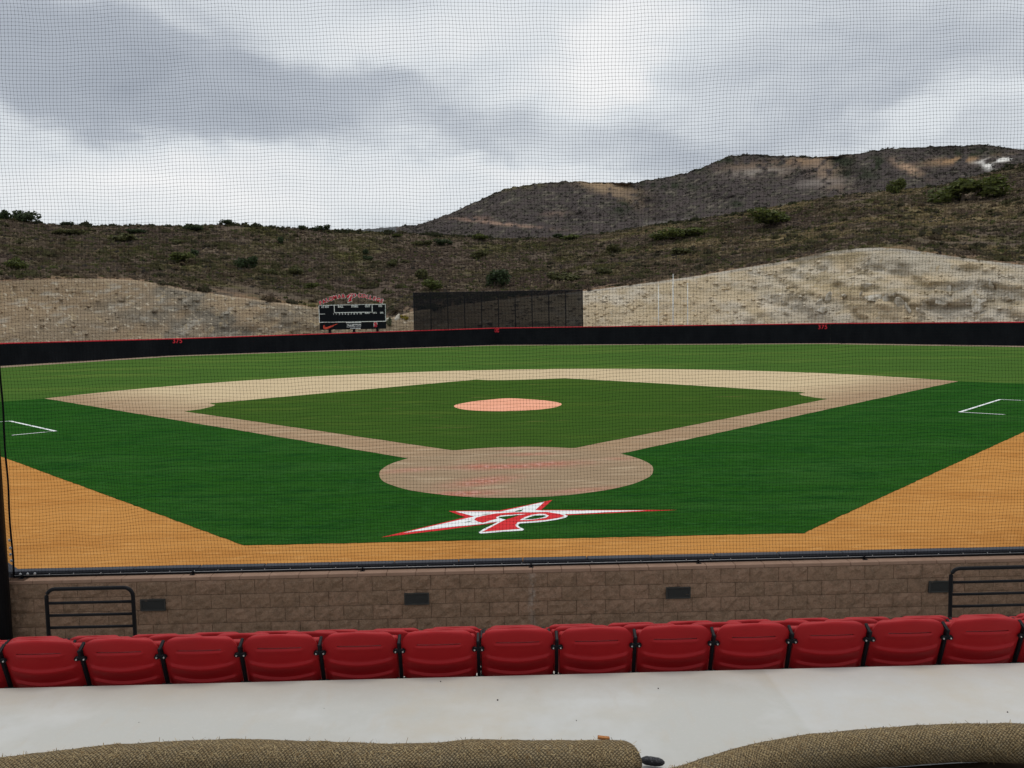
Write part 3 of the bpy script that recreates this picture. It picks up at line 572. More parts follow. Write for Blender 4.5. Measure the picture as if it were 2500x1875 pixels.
SH = [  # survey position of the foot, width, height, kind, label
 (54, 480, 46, 24, 'd', 'dark round tree on the skyline near the left edge of the photo'),
 (10, 474, 30, 18, 'd', 'dark bushy tree on the skyline at the very left edge'),
 (143, 489, 24, 9, 'd', 'small dark bush on the left skyline, right of the round tree'),
 (494, 486, 32, 12, 'd', 'bush on the skyline about halfway between left edge and mountain'),
 (654, 496, 26, 9, 'd', 'low dark bush on the skyline just left of the last dark one'),
 (697, 499, 30, 13, 'd', 'dark wide bush on the skyline, last one before the distant blue hill'),
 (38, 583, 48, 24, 'g', 'bright green shrub above the left end of the tan cutting'),
 (298, 505, 38, 10, 'd', 'low dark shrub just under the left skyline'),
 (381, 567, 62, 20, 'g', 'wide green shrub on the left hillside above the sloping cutting edge'),
 (419, 555, 28, 14, 'd', 'dark shrub touching the wide green shrub on the left hillside'),
 (381, 527, 28, 12, 'o', 'olive shrub high on the left hillside above the wide green shrub'),
 (269, 524, 80, 18, 'o', 'broad faded olive thicket high on the left hillside'),
 (143, 509, 58, 12, 'o', 'faded olive thicket just below the far left skyline'),
 (426, 499, 48, 13, 'd', 'dark green thicket hugging the skyline left of the mid-skyline bush'),
 (608, 527, 22, 15, 'd', 'small dark round shrub high on the hill left of the scoreboard'),
 (532, 582, 42, 27, 'd', 'big dark round shrub on the hillside left of the scoreboard'),
 (639, 594, 50, 20, 'o', 'olive shrub between the big dark shrub and the scoreboard'),
 (585, 597, 34, 16, 'o', 'dull olive shrub just right of and below the big dark shrub'),
 (668, 625, 36, 14, 'g', 'green shrub on the hillside just up and left of the scoreboard lettering'),
 (788, 551, 22, 12, 'd', 'small shrub above the scoreboard, upper one of a close pair'),
 (796, 561, 20, 10, 'd', 'small shrub above the scoreboard, lower one of a close pair'),
 (848, 575, 38, 16, 'o', 'olive shrub on the hillside above the gap between scoreboard and screen'),
 (857, 513, 24, 8, 'g', 'small green shrub at the foot of the distant blue hill'),
 (940, 627, 48, 24, 'g', 'green shrub just above the left part of the dark screen'),
 (915, 603, 44, 22, 'o', 'olive shrub above the green one at the left end of the screen'),
 (910, 531, 40, 12, 'o', 'flat olive shrub high above the left end of the screen'),
 (1036, 519, 48, 15, 'g', 'green shrub at the foot of the mountain, high above the big dark bush'),
 (960, 530, 44, 14, 'd', 'dark shrub high on the hill just left of the green one under the mountain'),
 (1030, 559, 46, 18, 'o', 'olive shrub midway up the hill above the big dark bush'),
 (1069, 620, 74, 36, 'd', 'largest dark green bush, right above the middle of the screen'),
 (1221, 608, 64, 22, 'o', 'broad olive shrub above the right part of the screen'),
 (1232, 517, 56, 11, 'g', 'flat green thicket along the foot of the mountain, middle of the photo'),
 (1322, 547, 34, 20, 'o', 'olive shrub on the hillside right of the screen, halfway up'),
 (1310, 594, 36, 16, 'o', 'olive shrub just above the left tail of the pale cutting'),
 (1207, 499, 28, 9, 'd', 'small dark shrub at the bottom of the mountain trail'),
 (1459, 518, 104, 26, 'g', 'long green thicket on the crest below the mountain gully'),
 (1470, 550, 54, 15, 'o', 'olive thicket below the long green thicket, above the white poles'),
 (1668, 489, 112, 34, 'g', 'wide bright green thicket on the right hillside above the pale cutting'),
 (1934, 418, 38, 28, 'g', 'upright green shrub on the right hill crest'),
 (2078, 436, 132, 40, 'g', 'widest green thicket on the right crest below the white rock scar'),
 (874, 690, 17, 11, 'y', 'small yellow flowering shrub between the scoreboard and the dark screen'),
 (841, 706, 16, 22, 's', 'grey green weed right beside the scoreboard'),
]
for i, (x, y, w, h_, k, lab) in enumerate(SH):
    if y > 640: p = cut_at(x, y); r = math.hypot(p[0]-CAM[0], p[1]-CAM[1])
    else: p, r = hill_at(x, y)
    sc_ = r*2500/2212/(FPX*1000); f, s = variant(i % 5, k)
    t = thing('shrub', lab, 'shrub', p, 'shrubs on the hillside'); t.rotation_euler.z = i*1.9; wd = w*sc_; hh = h_*sc_*1.1
    t.scale = (wd, wd*.8, hh*1.15); t.location.z -= .1
    link('foliage', f, parent=t); link('stem', s, parent=t)

# ------------------------------------------------------------------ outfield wall
def text_mesh(txt, size, ext=.01, off=0.0):
    cu = bpy.data.curves.new('t', 'FONT'); cu.body = txt; cu.size = size; cu.extrude = ext; cu.offset = off; cu.align_x = 'CENTER'; cu.align_y = 'CENTER'; cu.resolution_u = 4
    o = bpy.data.objects.new('t', cu); COL.objects.link(o); dg = bpy.context.evaluated_depsgraph_get()
    me = bpy.data.meshes.new_from_object(o.evaluated_get(dg)); bpy.data.objects.remove(o); bpy.data.curves.remove(cu); me.materials.clear(); return me
ow = thing('outfield_wall', 'long black padded outfield wall with red top rail', 'wall')
nums = []
for i in range(len(WALL)-1):
    a = Vector((*WALL[i], 0)); b = Vector((*WALL[i+1], 0)); L = (b-a).length; d = (b-a).normalized(); n = Vector((-d.y, d.x, 0))   # n points away from the plate on this winding
    n = n if n.dot(Vector((0, 40, 0))-a) < 0 else -n
    npn = max(1, round(L/6.1))
    for k in range(npn):
        p = a+d*L*k/npn; q = a+d*L*(k+1)/npn; h0 = WTOP[i]+(WTOP[i+1]-WTOP[i])*k/npn; h1 = WTOP[i]+(WTOP[i+1]-WTOP[i])*(k+1)/npn
        bm = bmesh.new(); gp = d*.0015; vs_ = []
        for (pt, hh, s_) in ((p+gp, h0, 1), (q-gp, h1, 1)):
            for (off, zz) in ((0, -.05), (0, hh-.16), (.03, hh-.13), (.15, hh-.13), (.15, -.05)):
                v = pt+n*off; vs_.append(bm.verts.new((v.x, v.y, zz)))
        for j in range(5): bm.faces.new((vs_[j], vs_[(j+1) % 5], vs_[5+(j+1) % 5], vs_[5+j]))
        bm.faces.new(vs_[:5]); bm.faces.new(vs_[5:][::-1]); bmesh.ops.recalc_face_normals(bm, faces=bm.faces[:])
        link('panel', bm_mesh('panel', bm), M['wallblk'], ow)
        bm = bmesh.new(); z0 = Vector((0, 0, h0-.065)); z1 = Vector((0, 0, h1-.065)); tube(bm, [p+n*.07+z0, q+n*.07+z1], .088, 8)
        link('top_rail', bm_mesh('top_rail', bm), M['wallred'], ow)
for (wx, wy, txt, tz, lab) in ((383, 735, '375', 1.95, 0), (1071, 713, '400', 2.66, 0), (1777, 705, '375', 2.72, 0)):
    dd = ray(wx, wy)
    best = None
    for i in range(len(WALL)-1):
        a = np.array(WALL[i]); b = np.array(WALL[i+1]); Mx = np.array([[dd[0], a[0]-b[0]], [dd[1], a[1]-b[1]]]); s_, u_ = np.linalg.solve(Mx, a-CAM[:2])
        if -.001 <= u_ <= 1 and s_ > 0: best = (s_, u_, i, a, b)
    s_, u_, i, a, b = best; pt = CAM+dd*s_; d = (b-a)/np.linalg.norm(b-a); nrm = np.array([d[1], -d[0]])
    o = link('distance_number', text_mesh(txt, .95, .02, .012), M['numred'], ow); o.location = (pt[0]+nrm[0]*.04, pt[1]+nrm[1]*.04, pt[2]-.12)
    o.rotation_euler = (math.pi/2, 0, math.atan2(d[1], d[0])); o['label'] = 'red number %s on the wall' % txt

# batter's eye: dark mesh screen on posts
def screen_material():
    m = bpy.data.materials.new('black windscreen mesh'); m.use_nodes = True; t = m.node_tree; t.nodes.clear(); h = G(t)
    d = h.n('ShaderNodeBsdfDiffuse'); d.inputs[0].default_value = (.013, .015, .018, 1); tr = h.n('ShaderNodeBsdfTransparent'); mx_ = h.n('ShaderNodeMixShader')
    mx_.inputs[0].default_value = .90; t.links.new(tr.outputs[0], mx_.inputs[1]); t.links.new(d.outputs[0], mx_.inputs[2])
    o = h.n('ShaderNodeOutputMaterial'); t.links.new(mx_.outputs[0], o.inputs[0]); return m
M['screen'] = screen_material()
ys = 129.0; f_ = (ys-CAM[1])/(132-CAM[1])
xl, xr, zt = CAM[0]+(-16.25+.476)*f_, CAM[0]+(15.94+.476)*f_, CAM[2]+(9.95-CAM[2])*f_
be = thing('batters_eye_screen', 'tall dark mesh screen on black posts behind the centre of the outfield wall', 'screen', ((xl+xr)/2, ys, 0))
pw = (xr-xl)/10
for k in range(11):
    bm = bmesh.new(); x = xl+pw*k-(xl+xr)/2; tube(bm, [(x, .1, -.9), (x, .1, zt+.05)], .085, 10); link('post', bm_mesh('post', bm), M['black_steel'], be, smooth=True)
for k in range(10):
    x0 = xl+pw*k-(xl+xr)/2+.01; x1 = x0+pw-.02; n_ = 8; V = []; F = []
    for i in range(n_+1):
        for j in range(n_+1):
            u = i/n_; v = j/n_; V.append((x0+(x1-x0)*u, -.02+.05*math.sin(math.pi*u)*math.sin(math.pi*v), .3+(zt-.3)*v))
    for i in range(n_):
        for j in range(n_): b_ = i*(n_+1)+j; F.append((b_, b_+n_+1, b_+n_+2, b_+1))
    link('mesh_panel', mesh_np('mesh_panel', V, F), M['screen'], be, smooth=True)
bm = bmesh.new(); tube(bm, [(-(xr-xl)/2, .1, zt), ((xr-xl)/2, .1, zt)], .06, 8); link('top_rail', bm_mesh('top_rail', bm), M['black_steel'], be)

# flagpoles
for (x, h_, lab) in ((28.3, 10.1, 'shorter white flagpole nearest the dark screen'), (30.9, 11.95, 'tallest white flagpole, middle of three before the pale cutting'), (33.5, 10.3, 'thin white flagpole, right-hand one of three')):
    t = thing('flagpole', lab, 'flagpole', (x, 121, -.9), 'flagpoles behind the wall')
    bm = bmesh.new(); rr_ = .135 if h_ > 11 else .09; tube(bm, [(0, 0, 0), (0, 0, h_*.5), (0, 0, h_+.9)], [rr_, rr_*.85, rr_*.55], 10); link('shaft', bm_mesh('shaft', bm), M['flag'], t, smooth=True)
    bm = bmesh.new(); bmesh.ops.create_uvsphere(bm, u_segments=10, v_segments=8, radius=.11, matrix=Matrix.Translation((0, 0, h_+.97))); link('finial', bm_mesh('finial', bm), M['flag'], t, smooth=True)

# ------------------------------------------------------------------ scoreboard
K = .00619; yb = 115.0; fb = (yb-CAM[1])/(128-CAM[1]); xb = CAM[0]+(-27.25+.476)*fb; zb = CAM[2]+(3.27-CAM[2])*fb
sb = thing('scoreboard', 'black scoreboard with white outlines and arched red college lettering above the outfield wall', 'scoreboard', (xb, yb, -.9))
def sx(cx): return (cx-1107)*K
def sz(cy): return (1145-cy)*K + zb + .9
def sbox(name, x0, y0, x1, y1, m, y=0.0, t=.25, parent=None):
    bm = bmesh.new(); box(bm, ((sx(x0)+sx(x1))/2, y+t/2, (sz(y0)+sz(y1))/2), (abs(sx(x1)-sx(x0)), t, abs(sz(y0)-sz(y1)))); return link(name, bm_mesh(name, bm), m, parent or sb)
sbox('display_panel', 195, 470, 2022, 945, M['sbblack']); sbox('sponsor_panel', 205, 950, 2018, 1145, M['sbblack'], .02, .2)
for (a, b, c_, d_) in ((195, 468, 2022, 484), (195, 930, 2022, 947), (195, 484, 213, 930), (2004, 484, 2022, 930), (612, 484, 630, 692), (1645, 484, 1663, 674), (612, 674, 1663, 692), (213, 708, 360, 720)):
    sbox('white_border', a, b, c_, d_, M['sbwhite'], -.03, .028)
def stext(txt, cx, cy, size, m=M['sbwhite'], off=.012, rot=0.0, name='lettering', y=-.035, sxs=1.0):
    o = link(name, text_mesh(txt, size, .012, off), m, sb); o.location = (sx(cx), y, sz(cy)); o.rotation_euler = (math.pi/2, 0, 0)
    if rot: o.rotation_euler = (Matrix.Rotation(-rot, 3, 'Y') @ Matrix.Rotation(math.pi/2, 3, 'X')).to_euler()
    o.scale.x = sxs; return o
for (tx, cx, w) in (('AT BAT', 378, 1), ('BALL', 795, 1), ('STRIKE', 1178, 1), ('OUT', 1532, 1), ('H/E', 1878, 1)): stext(tx, cx, 522, .52, sxs=.74 if len(tx) > 4 else .8)
for i, ch in enumerate('123456789'): stext(ch, 597+i*80.5, 722, .40)
stext('10', 1335, 720, .40); 
for (tx, cx) in (('RUNS', 1512), ('HITS', 1722), ('ERR', 1912)): stext(tx, cx, 706, .42, sxs=.75)
# arched letters: white backing letter and red letter on the front
def arch_letter(ch, cx, cy, ang, size):
    o = stext(ch, cx, cy, size, M['sbwhite'], .085, ang, 'letter_backing', .06); p = stext(ch, cx, cy, size, M['sbred'], .035, ang, 'arch_letter', .02)
# survey: letter centres along the arch
for ch, cx, cy, an in zip('PALOMAR', (252, 350, 440, 540, 652, 770, 880), (415, 375, 338, 306, 272, 250, 240), (23, 19, 17, 15, 12, 8, 4)): arch_letter(ch, cx, cy, math.radians(an), .86)
for ch, cx, cy, an in zip('COLLEGE', (1325, 1432, 1535, 1620, 1720, 1820, 1918), (232, 246, 268, 290, 320, 355, 392), (-5, -9, -13, -15, -17, -20, -22)): arch_letter(ch, cx, cy, math.radians(an), .86)
def p_plate(name, pts, y, m):
    xs = [(p[0]-640)/570.0 for p in pts]; zs = [-(p[1]-357)/245.0 for p in pts]
    bm = bmesh.new(); f = bm.faces.new([bm.verts.new((sx(1107)+x_*.93, y, sz(292)+z_*1.6)) for x_, z_ in zip(xs, zs)])
    r_ = bmesh.ops.extrude_face_region(bm, geom=[f]); bmesh.ops.translate(bm, verts=[v for v in r_['geom'] if isinstance(v, bmesh.types.BMVert)], vec=(0, .04, 0))
    bmesh.ops.triangulate(bm, faces=bm.faces[:]); bmesh.ops.recalc_face_normals(bm, faces=bm.faces[:]); link(name, bm_mesh(name, bm), m, sb)
def skew(pts): return [(640+(x-876)*.98+(380-y)*.1, y) for x, y in pts]
p_plate('emblem_backing', skew(P_WHT), .06, M['sbwhite']); p_plate('emblem', skew(P_RED), .015, M['sbred']); p_plate('emblem_border', skew(H_W), -.03, M['sbwhite']); p_plate('emblem_opening', skew(H_G), -.075, M['sbblack'])
# struts of the arch, posts, sponsor marks
for cx, top in ((420, 385), (600, 330), (940, 290), (1290, 300), (1465, 310), (1720, 380)):
    bm = bmesh.new(); tube(bm, [(sx(cx), .16, sz(480)), (sx(cx), .16, sz(top))], .035, 6); link('arch_strut', bm_mesh('strut', bm), M['black_steel'], sb)
for cx in (465, 1125, 1770):
    bm = bmesh.new(); box(bm, (sx(cx), .45, sz(600)/2), (.38, .38, sz(600)), .02, 1); link('post', bm_mesh('post', bm), M['black_steel'], sb)
sw = [(310, 1020), (345, 1015), (350, 1055), (375, 1070), (430, 1062), (560, 1020), (715, 975), (600, 1040), (470, 1100), (390, 1132), (345, 1138), (312, 1115), (300, 1070)]
bm = bmesh.new(); f = bm.faces.new([bm.verts.new((sx(x), -.012, sz(y))) for x, y in sw]); bmesh.ops.triangulate(bm, faces=[f]); link('swoosh_mark', bm_mesh('swoosh', bm), M['sworange'], sb)
stext('S', 1732, 1034, 1.05, M['sbwhite'], .13, 0, 'letter_backing', -.012); stext('S', 1732, 1034, 1.05, M['sbred'], .06, 0, 'sponsor_letter', -.04)
for (a, b, c_, d_) in ((930, 950, 1345, 972), (1035, 1110, 1320, 1132)): sbox('sponsor_line', a, b, c_, d_, M['sbwhite'], -.012, .03)
M['sbgrey'] = mat('faded print', (.36, .37, .37), .7, .3, nz=[(2.4, (.05, .05, .06), .46, .54, 5)])
sbox('sponsor_print', 945, 1000, 1335, 1100, M['sbgrey'], -.012, .03)
sbox('sponsor_print', 960, 1003, 1330, 1050, mat('print', (.70, .71, .69), .7, .3, nz=[(3.4, (.03, .03, .04), .50, .56, 5)]), -.02, .03)

# ------------------------------------------------------------------ stands
ZR = [1.53, 1.218, .906, .594, .282]; YR = [-18.0, -17.16, -16.32, -15.48, -14.64]; ZW, YE = 2.045, -18.03   # row floors, seat lines, rear walkway
prof = [(-19.02, -.88), (-19.02, ZW-.01), (-19.01, ZW), (YE-.012, ZW), (YE, ZW-.012)]
y = YE; 
for i in range(5):
    nxt = YE+.84*(i+1); prof += [(y, ZR[i]), (nxt, ZR[i])]; y = nxt
prof += [(y, -.06), (-11.9, -.06), (-11.9, -.88)]
bm = bmesh.new(); xsn = [-12, -6, -3, 0, 3, 6, 12]; rowsv = []
for x in xsn: rowsv.append([bm.verts.new((x, p[0] if p[0] > -18.9 else p[0]+float(np.interp(x, [0, 2.0, 3], [-.16, -.03, 0])), p[1])) for p in prof])
for i in range(len(xsn)-1):
    for j in range(len(prof)-1): bm.faces.new((rowsv[i][j], rowsv[i+1][j], rowsv[i+1][j+1], rowsv[i][j+1]))
bm.faces.new(rowsv[0][::-1]); bm.faces.new(rowsv[-1]); bmesh.ops.recalc_face_normals(bm, faces=bm.faces[:])
struct(link('concrete_stands', bm_mesh('stands', bm), M['concrete']))
bm = bmesh.new(); bmesh.ops.create_grid(bm, x_segments=60, y_segments=30, size=1, matrix=Matrix.Diagonal((14, 4, 1, 1)))
for v in bm.verts: v.co.z = .03*mnoise.noise(Vector((v.co.x*1.5, v.co.y*1.5, 2)))
struct(link('soil_bank', bm_mesh('soil_bank', bm), mat('dark soil', (.045, .032, .022), .95, .0, nz=[(6, (.025, .018, .012), .4, .7, 5)], bump=(30, .8, .02)), loc=(0, -23.02, ZW-.06)))  # near-black soil filling the dark gap behind and below the straw rolls
# grit specks lying on the walkway
bm = bmesh.new()
for (x, y_, r_) in ((952*1.0, 1472, .006), (1075, 1512, .008), (1422, 1487, .006), (1908, 1570, .005), (1936, 1571, .005), (2405*.905, 1538, .006), (1245, 1556, .004), (700, 1530, .003), (300, 1560, .003)):
    p = on_z(x, y_, ZW+.003); bmesh.ops.create_icosphere(bm, subdivisions=1, radius=r_*.7, matrix=Matrix.Translation(Vector(p)))
o = link('grit', bm_mesh('grit', bm), mat('dark grit', (.06, .05, .045), .9)); o['kind'] = 'stuff'; o['label'] = 'dark specks of grit scattered on the concrete walkway'

# block retaining wall under the net
YF, ZT, BL, BH = -11.95, .82, .4064, .2032
XW0, XW1 = -7.42, 7.42
bw = thing('block_wall', 'brown split-face block wall under the backstop net', 'wall', (0, YF, -.06))
bm = bmesh.new(); box(bm, (0, .09, (ZT-.05+.06-.82)/2+.0), (XW1-XW0+.1, .14, ZT-.05+.06+.82-.004)); 
o = link('mortar_core', bm_mesh('core', bm), M['mortar'], bw); o.location = (0, 0, 0)
def block_mesh(sd, w):
    bm = bmesh.new(); nx, nz = 7, 4; hw, hh = w/2-.003, BH/2-.003; gridv = []
    for i in range(nx+1):
        for j in range(nz+1):
            x = -hw+2*hw*i/nx; z = -hh+2*hh*j/nz; ed = min(1, min(i, nx-i, j, nz-j))
            y = -.024*ed*(.45+mnoise.noise(Vector((x*9+sd*3.3, z*12, sd)))*1.3) - .002
            gridv.append(bm.verts.new((x + (.006*mnoise.noise(Vector((x*30, z*30, sd))) if ed else 0), y, z)))
    for i in range(nx):
        for j in range(nz): b_ = i*(nz+1)+j; bm.faces.new((gridv[b_], gridv[b_+nz+1], gridv[b_+nz+2], gridv[b_+1]))
    bd = [e for e in bm.edges if e.is_boundary]; r_ = bmesh.ops.extrude_edge_only(bm, edges=bd)
    for v in [v for v in r_['geom'] if isinstance(v, bmesh.types.BMVert)]: v.co.y = .05
    bmesh.ops.recalc_face_normals(bm, faces=bm.faces[:])
    me = bm_mesh('block', bm); me.materials.append(M['block']); return me
blocks = [block_mesh(i, BL) for i in range(9)]; halfs = {}
J0 = -.045
for course in range(5):
    zc = ZT-.05-BH*(course+.5)+.06; off = BL/2 if course % 2 == 0 else 0; k0 = math.ceil((XW0-J0-off)/BL)-1
    for k in range(k0, k0+40):
        x0 = J0+off+BL*k; x1 = x0+BL; x0c, x1c = max(x0, XW0), min(x1, XW1)
        if x1c-x0c < .05: continue
        if x1c-x0c > BL-.001: me_ = random.choice(blocks)
        else:
            key = round(x1c-x0c, 3)
            if key not in halfs: halfs[key] = block_mesh(3, x1c-x0c)
            me_ = halfs[key]
        link('block', me_, parent=bw, loc=((x0c+x1c)/2, 0, zc))
def cap_mesh(w):
    bm = bmesh.new(); box(bm, (0, .085, 0), (w-.005, .176, .048), .004, 1); me = bm_mesh('cap_block', bm); me.materials.append(M['cap']); return me
capm = cap_mesh(BL)
for k in range(-18, 19):
    x0 = J0+BL*k
    if x0 < XW0 or x0+BL > XW1+.05: continue
    o = link('cap_block', capm, parent=bw, loc=(x0+BL/2, -.004+random.uniform(-.002, .002), ZT-.0245+.06))
link('cap_block', cap_mesh(.36), parent=bw, loc=(-7.24, -.004, ZT-.0245+.06))
M['ventm'] = mat('grey black vent paint', (.040, .040, .038), .6, .2)
for (x, lab) in ((-5.31, 'vent by the left handrail'), (-1.665, 0), (1.99, 0), (5.70, 'vent half hidden by the right handrail')):
    bm = bmesh.new(); W_, H_ = .345, .165
    for (cx, cz, ww, hh) in ((0, H_/2-.009, W_, .018), (0, -H_/2+.009, W_, .018), (-W_/2+.009, 0, .018, H_-.036), (W_/2-.009, 0, .018, H_-.036)): box(bm, (cx, 0, cz), (ww, .05, hh), .002, 1)
    v = link('vent', bm_mesh('vent', bm), M['ventm'], bw, (x, -.010, .445+.06))
    bm = bmesh.new(); box(bm, (0, .004, 0), (W_-.03, .01, H_-.03)); link('backing', bm_mesh('backing', bm), M['black_steel'], v)
    bm = bmesh.new(); box(bm, (0, 0, 0), (W_-.036, .022, .003), rot=Matrix.Rotation(.7, 3, 'X')); sl = bm_mesh('slat', bm); sl.materials.append(M['ventm'])
    for q in range(9): link('slat', sl, parent=v, loc=(0, -.012, -.056+q*.014))

# padding on the field side
pdg = thing('wall_padding', 'charcoal vinyl pads in a row along the top of the block wall, field side', 'padding', (0, -11.70, 0))
def pad_mesh(w):
    bm = bmesh.new(); box(bm, (0, 0, .455), (w-.005, .14, .89), .014, 3); me = bm_mesh('pad', bm); me.materials.append(M['pad']); me.shade_smooth(); return me
pm = pad_mesh(.914)
for k in range(-8, 8): link('pad', pm, parent=pdg, loc=(-.20+.914*(k+.5)+.03, random.uniform(-.006, .006), random.uniform(-.004, .004)))
for s_ in (-1, 1):                                          # padded wings turning towards the dugouts
    for k in range(6):
        o = link('pad', pm, parent=pdg, loc=(s_*(7.36+.46*S2+.914*S2*k), .35+.914*S2*k-.02, 0)); o.rotation_euler.z = s_*math.pi/4
bm = bmesh.new(); box(bm, (0, -.076, .847), (14.70, .014, .062), .003, 1); link('backing_strip', bm_mesh('backing_strip', bm), M['pad_back'], pdg)
# low walls of the wings
for s_ in (-1, 1):
    t = thing('wing_wall', 'brown block wing wall turning towards the dugout at the %s end of the backstop' % ('left' if s_ < 0 else 'right'), 'wall', (s_*7.42, -11.83, -.06)); t.rotation_euler.z = s_*math.pi/4
    bm = bmesh.new(); box(bm, (s_*2.9, 0, .37), (5.5, .2, .82), .004, 1); link('wall_face', bm_mesh('wall_face', bm), M['block'], t)
    for k in range(13): link('cap_block', capm, parent=t, loc=(s_*(.36+BL*k), -.12, .8555))

# ------------------------------------------------------------------ backstop net
YN, MESH = -11.795, .0470
def warp(x, z):
    lo = np.clip((z-.85)/.5, 0, 1)
    dx = (.016*np.sin(.8*x+.55*z+1)+.011*np.sin(1.9*z-.6*x)+.006*np.sin(5.1*z+2.3*x)+.004*np.sin(11*z+7*x))*lo
    dz = (.020*np.sin(.7*x-.4*z)+.013*np.sin(1.7*x+.9*z+2)+.007*np.sin(4.3*x-1.5*z)+.004*np.sin(9*x+3*z))*lo
    fold = np.exp(-((x+5.6)/1.3)**2-((z-1.8)/1.1)**2)+.8*np.exp(-((x-6.4)/1.2)**2-((z-1.9)/1.0)**2)+.5*np.exp(-((x-.2)/.8)**2-((z-1.15)/.35)**2)
    dx = dx+.020*fold*np.sin(7*x+3*z)*lo; dz = dz+.020*fold*np.sin(5.5*x-4*z)*lo
    dy = (.05*np.sin(.5*x+.35*z)+.03*np.sin(1.3*z+.3*x))*lo
    return x+dx, YN+dy, z+dz
def strands(P, r):                                          # P: (n, m, 3) polylines -> 3-sided twine
    n, m, _ = P.shape; tan = np.gradient(P, axis=1); tan /= np.linalg.norm(tan, axis=2, keepdims=True)
    ref = np.where(np.abs(tan[..., 2:3]) > .7, np.array([1.0, 0, 0]), np.array([0, 0, 1.0])); s = np.cross(tan, ref); s /= np.linalg.norm(s, axis=2, keepdims=True); u = np.cross(s, tan)
    V = np.stack([P+r*(s*math.cos(q)+u*math.sin(q)) for q in (0, 2.0944, 4.1888)], 2)
    idx = np.arange(n*m*3).reshape(n, m, 3); F = []
    for q in range(3):
        a, b = idx[:, :-1, q], idx[:, :-1, (q+1) % 3]; c_, d_ = idx[:, 1:, (q+1) % 3], idx[:, 1:, q]; F.append(np.stack([a, b, c_, d_], -1).reshape(-1, 4))
    return V.reshape(-1, 3), np.concatenate(F)
net = thing('backstop_net', 'black square-mesh backstop net hung across the whole view above the block wall', 'net', (0, 0, 0))
TR = .00145
def make_net(x0, x1, z0, z1, fn, parent, knots=True):
    xs = np.arange(x0, x1+1e-6, MESH); zs = np.arange(z0, z1+1e-6, MESH); mv = int((z1-z0)/.12); mh = int((x1-x0)/.12)
    zz = np.linspace(z0, z1, mv); XX, ZZ = np.meshgrid(xs, zz, indexing='ij'); Pv = np.stack(fn(XX, ZZ), -1)
    xx = np.linspace(x0, x1, mh); ZZ, XX = np.meshgrid(zs, xx, indexing='ij'); Ph = np.stack(fn(XX, ZZ), -1)
    V1, F1 = strands(Pv, TR); V2, F2 = strands(Ph, TR)
    o = link('vertical_twine', mesh_np('vertical_twine', V1, F1), M['net'], parent); o['kind'] = 'stuff'
    o = link('horizontal_twine', mesh_np('horizontal_twine', V2, F2), M['net'], parent); o['kind'] = 'stuff'
    if knots:
        XX, ZZ = np.meshgrid(xs, zs, indexing='ij'); Pk = np.stack(fn(XX, ZZ), -1).reshape(-1, 1, 3); kr = .0052
        T_ = np.array([(0, -1, .0), (.95, .33, .2), (-.95, .33, .2), (0, .2, -1.0), (0, .2, 1.0)])*kr
        V = (Pk+T_[None]).reshape(-1, 3); b_ = np.arange(len(Pk))[:, None, None]*5; F = (b_+np.array([(0, 1, 4), (0, 4, 2), (0, 2, 3), (0, 3, 1)])[None]).reshape(-1, 3)
        o = link('knots', mesh_np('knots', V, F), M['net'], parent); o['kind'] = 'stuff'
make_net(-7.28, 7.32, .850, 9.9, lambda x, z: (lambda a, b, c_: (a, b+0*a, c_))(*warp(x, z)), net)
for s_, nm in ((-1, 'left'), (1, 'right')):
    wn_ = thing('wing_net', 'black net wing running towards the dugout beyond the %s end of the backstop net' % nm, 'net')
    def wf(d, z, s_=s_):
        b = .03*np.sin(d*1.5+z*.7); return s_*(7.30+S2*d+b*.7), YN+S2*d-b*.7*s_, z+.01*np.sin(3*d+z)
    make_net(0.02, 3.6, .862, 9.9, wf, wn_, False)
def add_tube(name, pts, r, m, parent, n=8):
    bm = bmesh.new(); tube(bm, pts, r, n); return link(name, bm_mesh(name, bm), m, parent, smooth=True)
add_tube('bottom_rail', [(-7.3, YN, .834), (7.35, YN, .834)], .013, M['black_steel'], net)
add_tube('cable', [(-7.3, YN-.014, .856), (-3.5, YN-.014, .852), (0, YN-.014, .853), (3.6, YN-.014, .852), (7.35, YN-.014, .856)], .0040, M['cable'], net, 6)
clip = bmesh.new(); box(clip, (0, 0, 0), (.010, .016, .022), .002, 1); clipm = bm_mesh('clip', clip); clipm.materials.append(M['cable'])
for k in range(44): link('clip', clipm, parent=net, loc=(-7.1+k*.330+random.uniform(-.03, .03), YN-.014, .862))
br_ = bmesh.new(); box(br_, (0, 0, 0), (.022, .04, .05), .004, 1); box(br_, (0, -.03, -.024), (.07, .05, .006)); anc = bm_mesh('anchor', br_); anc.materials.append(M['black_steel'])
for k in range(7): link('anchor', anc, parent=net, loc=(-7.2+.03+k*2.37+.0, YN-.020, .842))
add_tube('top_cable', [(-7.3, YN, 9.92), (7.35, YN, 9.92)], .008, M['cable'], net, 6)
rp = [(-7.29+.006*math.sin(i*.9), YN-.01, .84+(9.9-.84)*i/60) for i in range(61)]
add_tube('corner_rope', rp, .0125, M['net'], net, 6); add_tube('corner_rope', [(7.36, YN-.01, .84), (7.36, YN-.01, 9.9)], .0125, M['net'], net, 6)
bm = bmesh.new(); bmesh.ops.create_icosphere(bm, subdivisions=2, radius=.024); sh = bm_mesh('shackle', bm); sh.materials.append(M['cable'])
for (dx, z_, y_) in ((.10, .872, 0), (.20, .874, 0), (.30, .876, 0), (-.012, 1.07, 0), (-.018, 1.16, 0), (-.012, 1.25, 0), (-.02, 1.36, 0)):
    o = link('shackle', sh, parent=net, loc=(-7.29+dx, YN-.025, z_)); o.scale = (.8, .5, .9)

